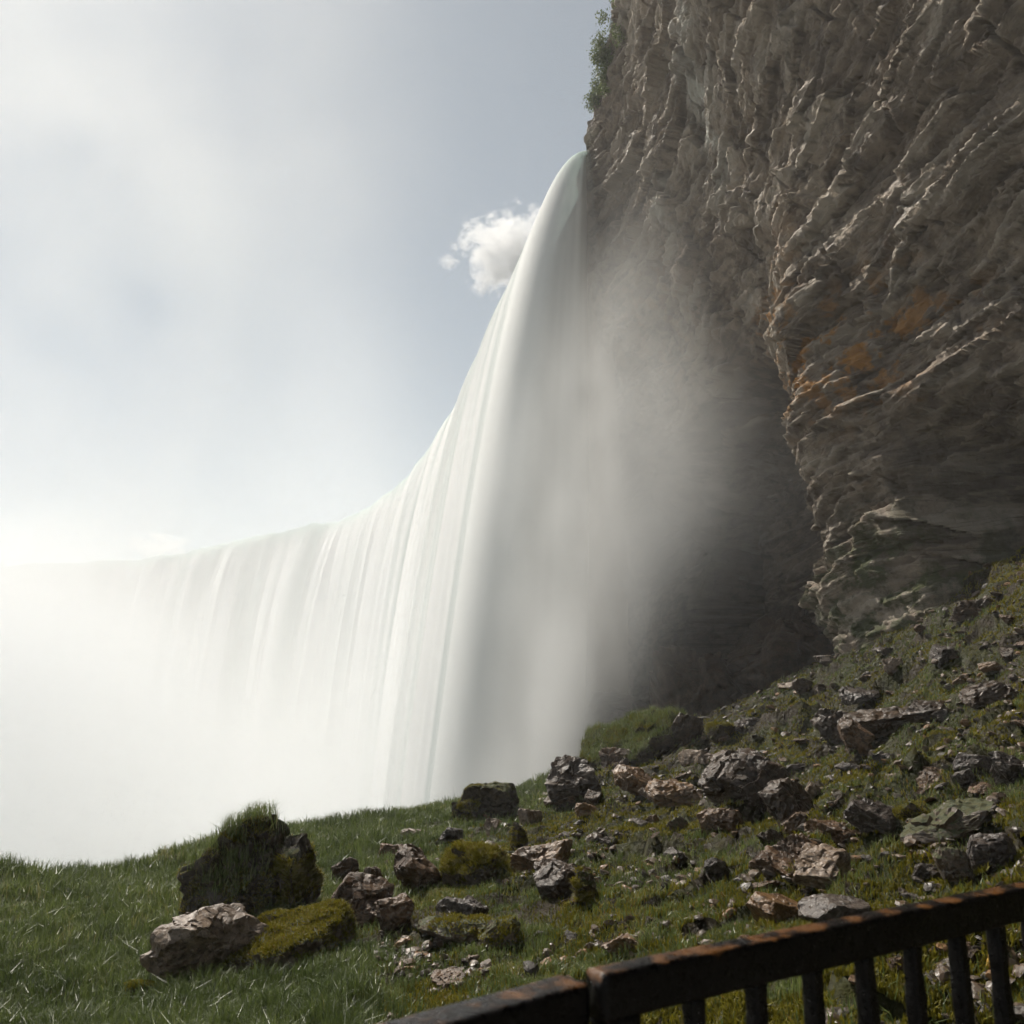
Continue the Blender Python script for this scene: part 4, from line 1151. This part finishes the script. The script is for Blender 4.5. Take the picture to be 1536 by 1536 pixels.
# ------------------------------------------------------------------ mist
def vol_mat(name, build, aniso=0.35, color=(0.97, 0.97, 0.97, 1)):
    t = NT(name)
    sc = t.n('ShaderNodeVolumeScatter')
    sc.inputs['Color'].default_value = color
    sc.inputs['Anisotropy'].default_value = aniso
    t.link(build(t), sc.inputs['Density'])
    t.link(sc.outputs[0], t.out.inputs['Volume'])
    return t.m

def xyz(t):
    p = t.pos(); s = t.n('ShaderNodeSeparateXYZ'); t.link(p, s.inputs[0])
    return p, s.outputs[0], s.outputs[1], s.outputs[2]

def gauss(t, v, c, w):
    a = t.math('DIVIDE', t.math('SUBTRACT', v, c), w)
    return t.math('EXPONENT', t.math('MULTIPLY', t.math('MULTIPLY', a, a), -1.0))

def basin(t):
    p, x, y, z = xyz(t)
    n = t.noise(p, 0.022, 1.5, 0.55)
    # height of the mist bank: high round the middle of the horseshoe, low towards its near end
    r = t.math('MULTIPLY', gauss(t, x, -112.0, 46.0), gauss(t, y, 185.0, 75.0))
    top = t.math('MULTIPLY_ADD', r, 57.0, -20.0)
    top = t.math('ADD', top, t.math('MULTIPLY', t.math('SUBTRACT', n, 0.5), 36.0))
    r2 = t.math('MULTIPLY', gauss(t, x, -42.0, 36.0), gauss(t, y, 128.0, 50.0))
    top = t.math('MULTIPLY_ADD', r2, 20.0, top)
    r3 = t.math('MULTIPLY', gauss(t, x, -15.0, 15.0), gauss(t, y, 80.0, 26.0))
    top = t.math('MULTIPLY_ADD', r3, 38.0, top)
    dz = t.math('SUBTRACT', top, z)
    d = t.math('POWER', t.rng(dz, -30.0, 30.0, 0.0, 1.0), 1.8)
    e = t.math('MULTIPLY', t.rng(x, -255.0, -200.0), t.math('MULTIPLY', t.rng(y, 50.0, 64.0), t.rng(x, 10.0, 1.0)))
    e = t.math('MULTIPLY', e, t.rng(y, 262.0, 235.0))
    return t.math('MULTIPLY', t.math('MULTIPLY', d, e), 0.040)

def plume(t):
    p, x, y, z = xyz(t)
    n = t.noise(p, 0.016, 3, 0.55)
    # leans to the left and thins with height
    u = t.math('DIVIDE', x, y)
    lean = t.rng(u, -0.02, -0.58, 0.0, 1.0)
    d = t.math('MULTIPLY', t.rng(n, 0.43, 0.62, 0.08, 1.85), lean)
    e = t.math('MULTIPLY', t.rng(y, 105.0, 155.0), t.rng(y, 300.0, 240.0))
    e = t.math('MULTIPLY', e, t.rng(x, -330.0, -270.0))
    e = t.math('MULTIPLY', e, t.rng(z, 200.0, 150.0))
    return t.math('MULTIPLY', t.math('MULTIPLY', d, e), 0.0048)

def spray(t):
    p, x, y, z = xyz(t)
    n = t.noise(t.mapping(p, scale=(1, 1, 0.45)), 0.17, 3, 0.6)
    # axis leans away from the foot of the near end of the falls
    w = t.math('MULTIPLY_ADD', gauss(t, z, 11.0, 9.0), 3.3, 2.4)
    xc = t.math('MINIMUM', t.rng(z, 9.0, -6.0, 5.8, 0.0, 'LINEAR'), t.rng(z, 26.0, 0.0, 6.8, 5.4, 'LINEAR'))
    gx = gauss(t, x, xc, w)
    gy = gauss(t, y, 50.0, 8.0)
    d = t.math('MULTIPLY', gx, gy)
    d = t.math('MULTIPLY', d, t.rng(n, 0.34, 0.64, 0.12, 1.6))
    d = t.math('MULTIPLY', d, t.rng(z, 30.0, 8.0))
    e = t.math('MULTIPLY', t.rng(y, 31.0, 38.0), t.rng(y, 65.0, 60.0))
    return t.math('MULTIPLY', t.math('MULTIPLY', d, e), 0.105)

def domain(name, lo, hi, mat, label, step=None):
    v, f = box_mesh(lo, hi)
    o = mesh_obj(name, v, f, mat, smooth=False)
    tag(o, label, "mist", kind="stuff")
    return o
MB_ = vol_mat("basin_mist", basin, 0.35, (0.84, 0.825, 0.805, 1))
MP_ = vol_mat("drifting_spray", plume, 0.1, (0.98, 0.93, 0.885, 1))
MS_ = vol_mat("near_spray", spray, 0.35, (0.96, 0.97, 0.96, 1))
MB_.cycles.volume_step_rate = 0.7
MP_.cycles.volume_step_rate = 1.0
MS_.cycles.volume_step_rate = 1.2
hz = NT("hazy_air")
pv = hz.n('ShaderNodeVolumePrincipled')
pv.inputs['Color'].default_value = (0.96, 0.97, 1.0, 1); pv.inputs['Density'].default_value = 0.0007; pv.inputs['Anisotropy'].default_value = 0.15
hz.link(pv.outputs[0], hz.out.inputs['Volume'])
domain("haze", (-640, -70, -28), (160, 920, 78), hz.m, "damp hazy air filling the gorge")
domain("mist", (-256, 50, -23.5), (10, 264, 76), MB_, "dense white mist filling the basin below the falls")
domain("mist", (-335, 104, -23), (-3, 302, 201), MP_, "thin pale spray drifting up across the sky on the left")
domain("spray", (-16, 30, -23), (26, 66, 31), MS_, "soft grey spray hanging in front of the cave beside the falls")

# ------------------------------------------------------------------ fair-weather clouds
def cloud(u, v, w, h, seed, label, dens=0.03, Y=1500.0):
    P = at(u, v, Y)
    W, H = w * Y / FPX, h * Y / FPX
    t = NT("cloud_vapour")
    tc = t.objc()
    m = t.mapping(tc, scale=(2 / W, 2 / W, 2 / H))
    ln = t.n('ShaderNodeVectorMath', operation='LENGTH'); t.link(m, ln.inputs[0])
    n = t.noise(t.mapping(tc, scale=(2 / W, 2 / W, 2.2 / H), loc=(seed * 3.3, 0, seed)), 2.1, 6, 0.68)
    f = t.math('ADD', t.math('MULTIPLY', t.math('SUBTRACT', n, 0.5), 4.6), t.math('SUBTRACT', 0.52, ln.outputs[1]))
    f = t.math('MULTIPLY', t.rng(f, 0.0, 0.10), t.rng(ln.outputs[1], 0.98, 0.80))
    sc = t.n('ShaderNodeVolumeScatter'); sc.inputs['Color'].default_value = (1, 1, 1, 1); sc.inputs['Anisotropy'].default_value = 0.2
    t.link(t.math('MULTIPLY', f, dens), sc.inputs['Density']); t.link(sc.outputs[0], t.out.inputs['Volume'])
    t.m.cycles.volume_step_rate = 0.5
    V, F = ICO[4]
    o = mesh_obj('cloud', V * np.array([W / 2, W / 2, H / 2]), F, t.m)
    o.location = P
    tag(o, label, 'cloud')
cloud(765, 378, 210, 180, 12, "white puffy cloud right beside the top of the falls")
cloud(673, 392, 44, 32, 5, "tiny white cloud left of the puffy one")
cloud(240, 820, 120, 50, 7, "low white cloud just above the far brink of the falls")
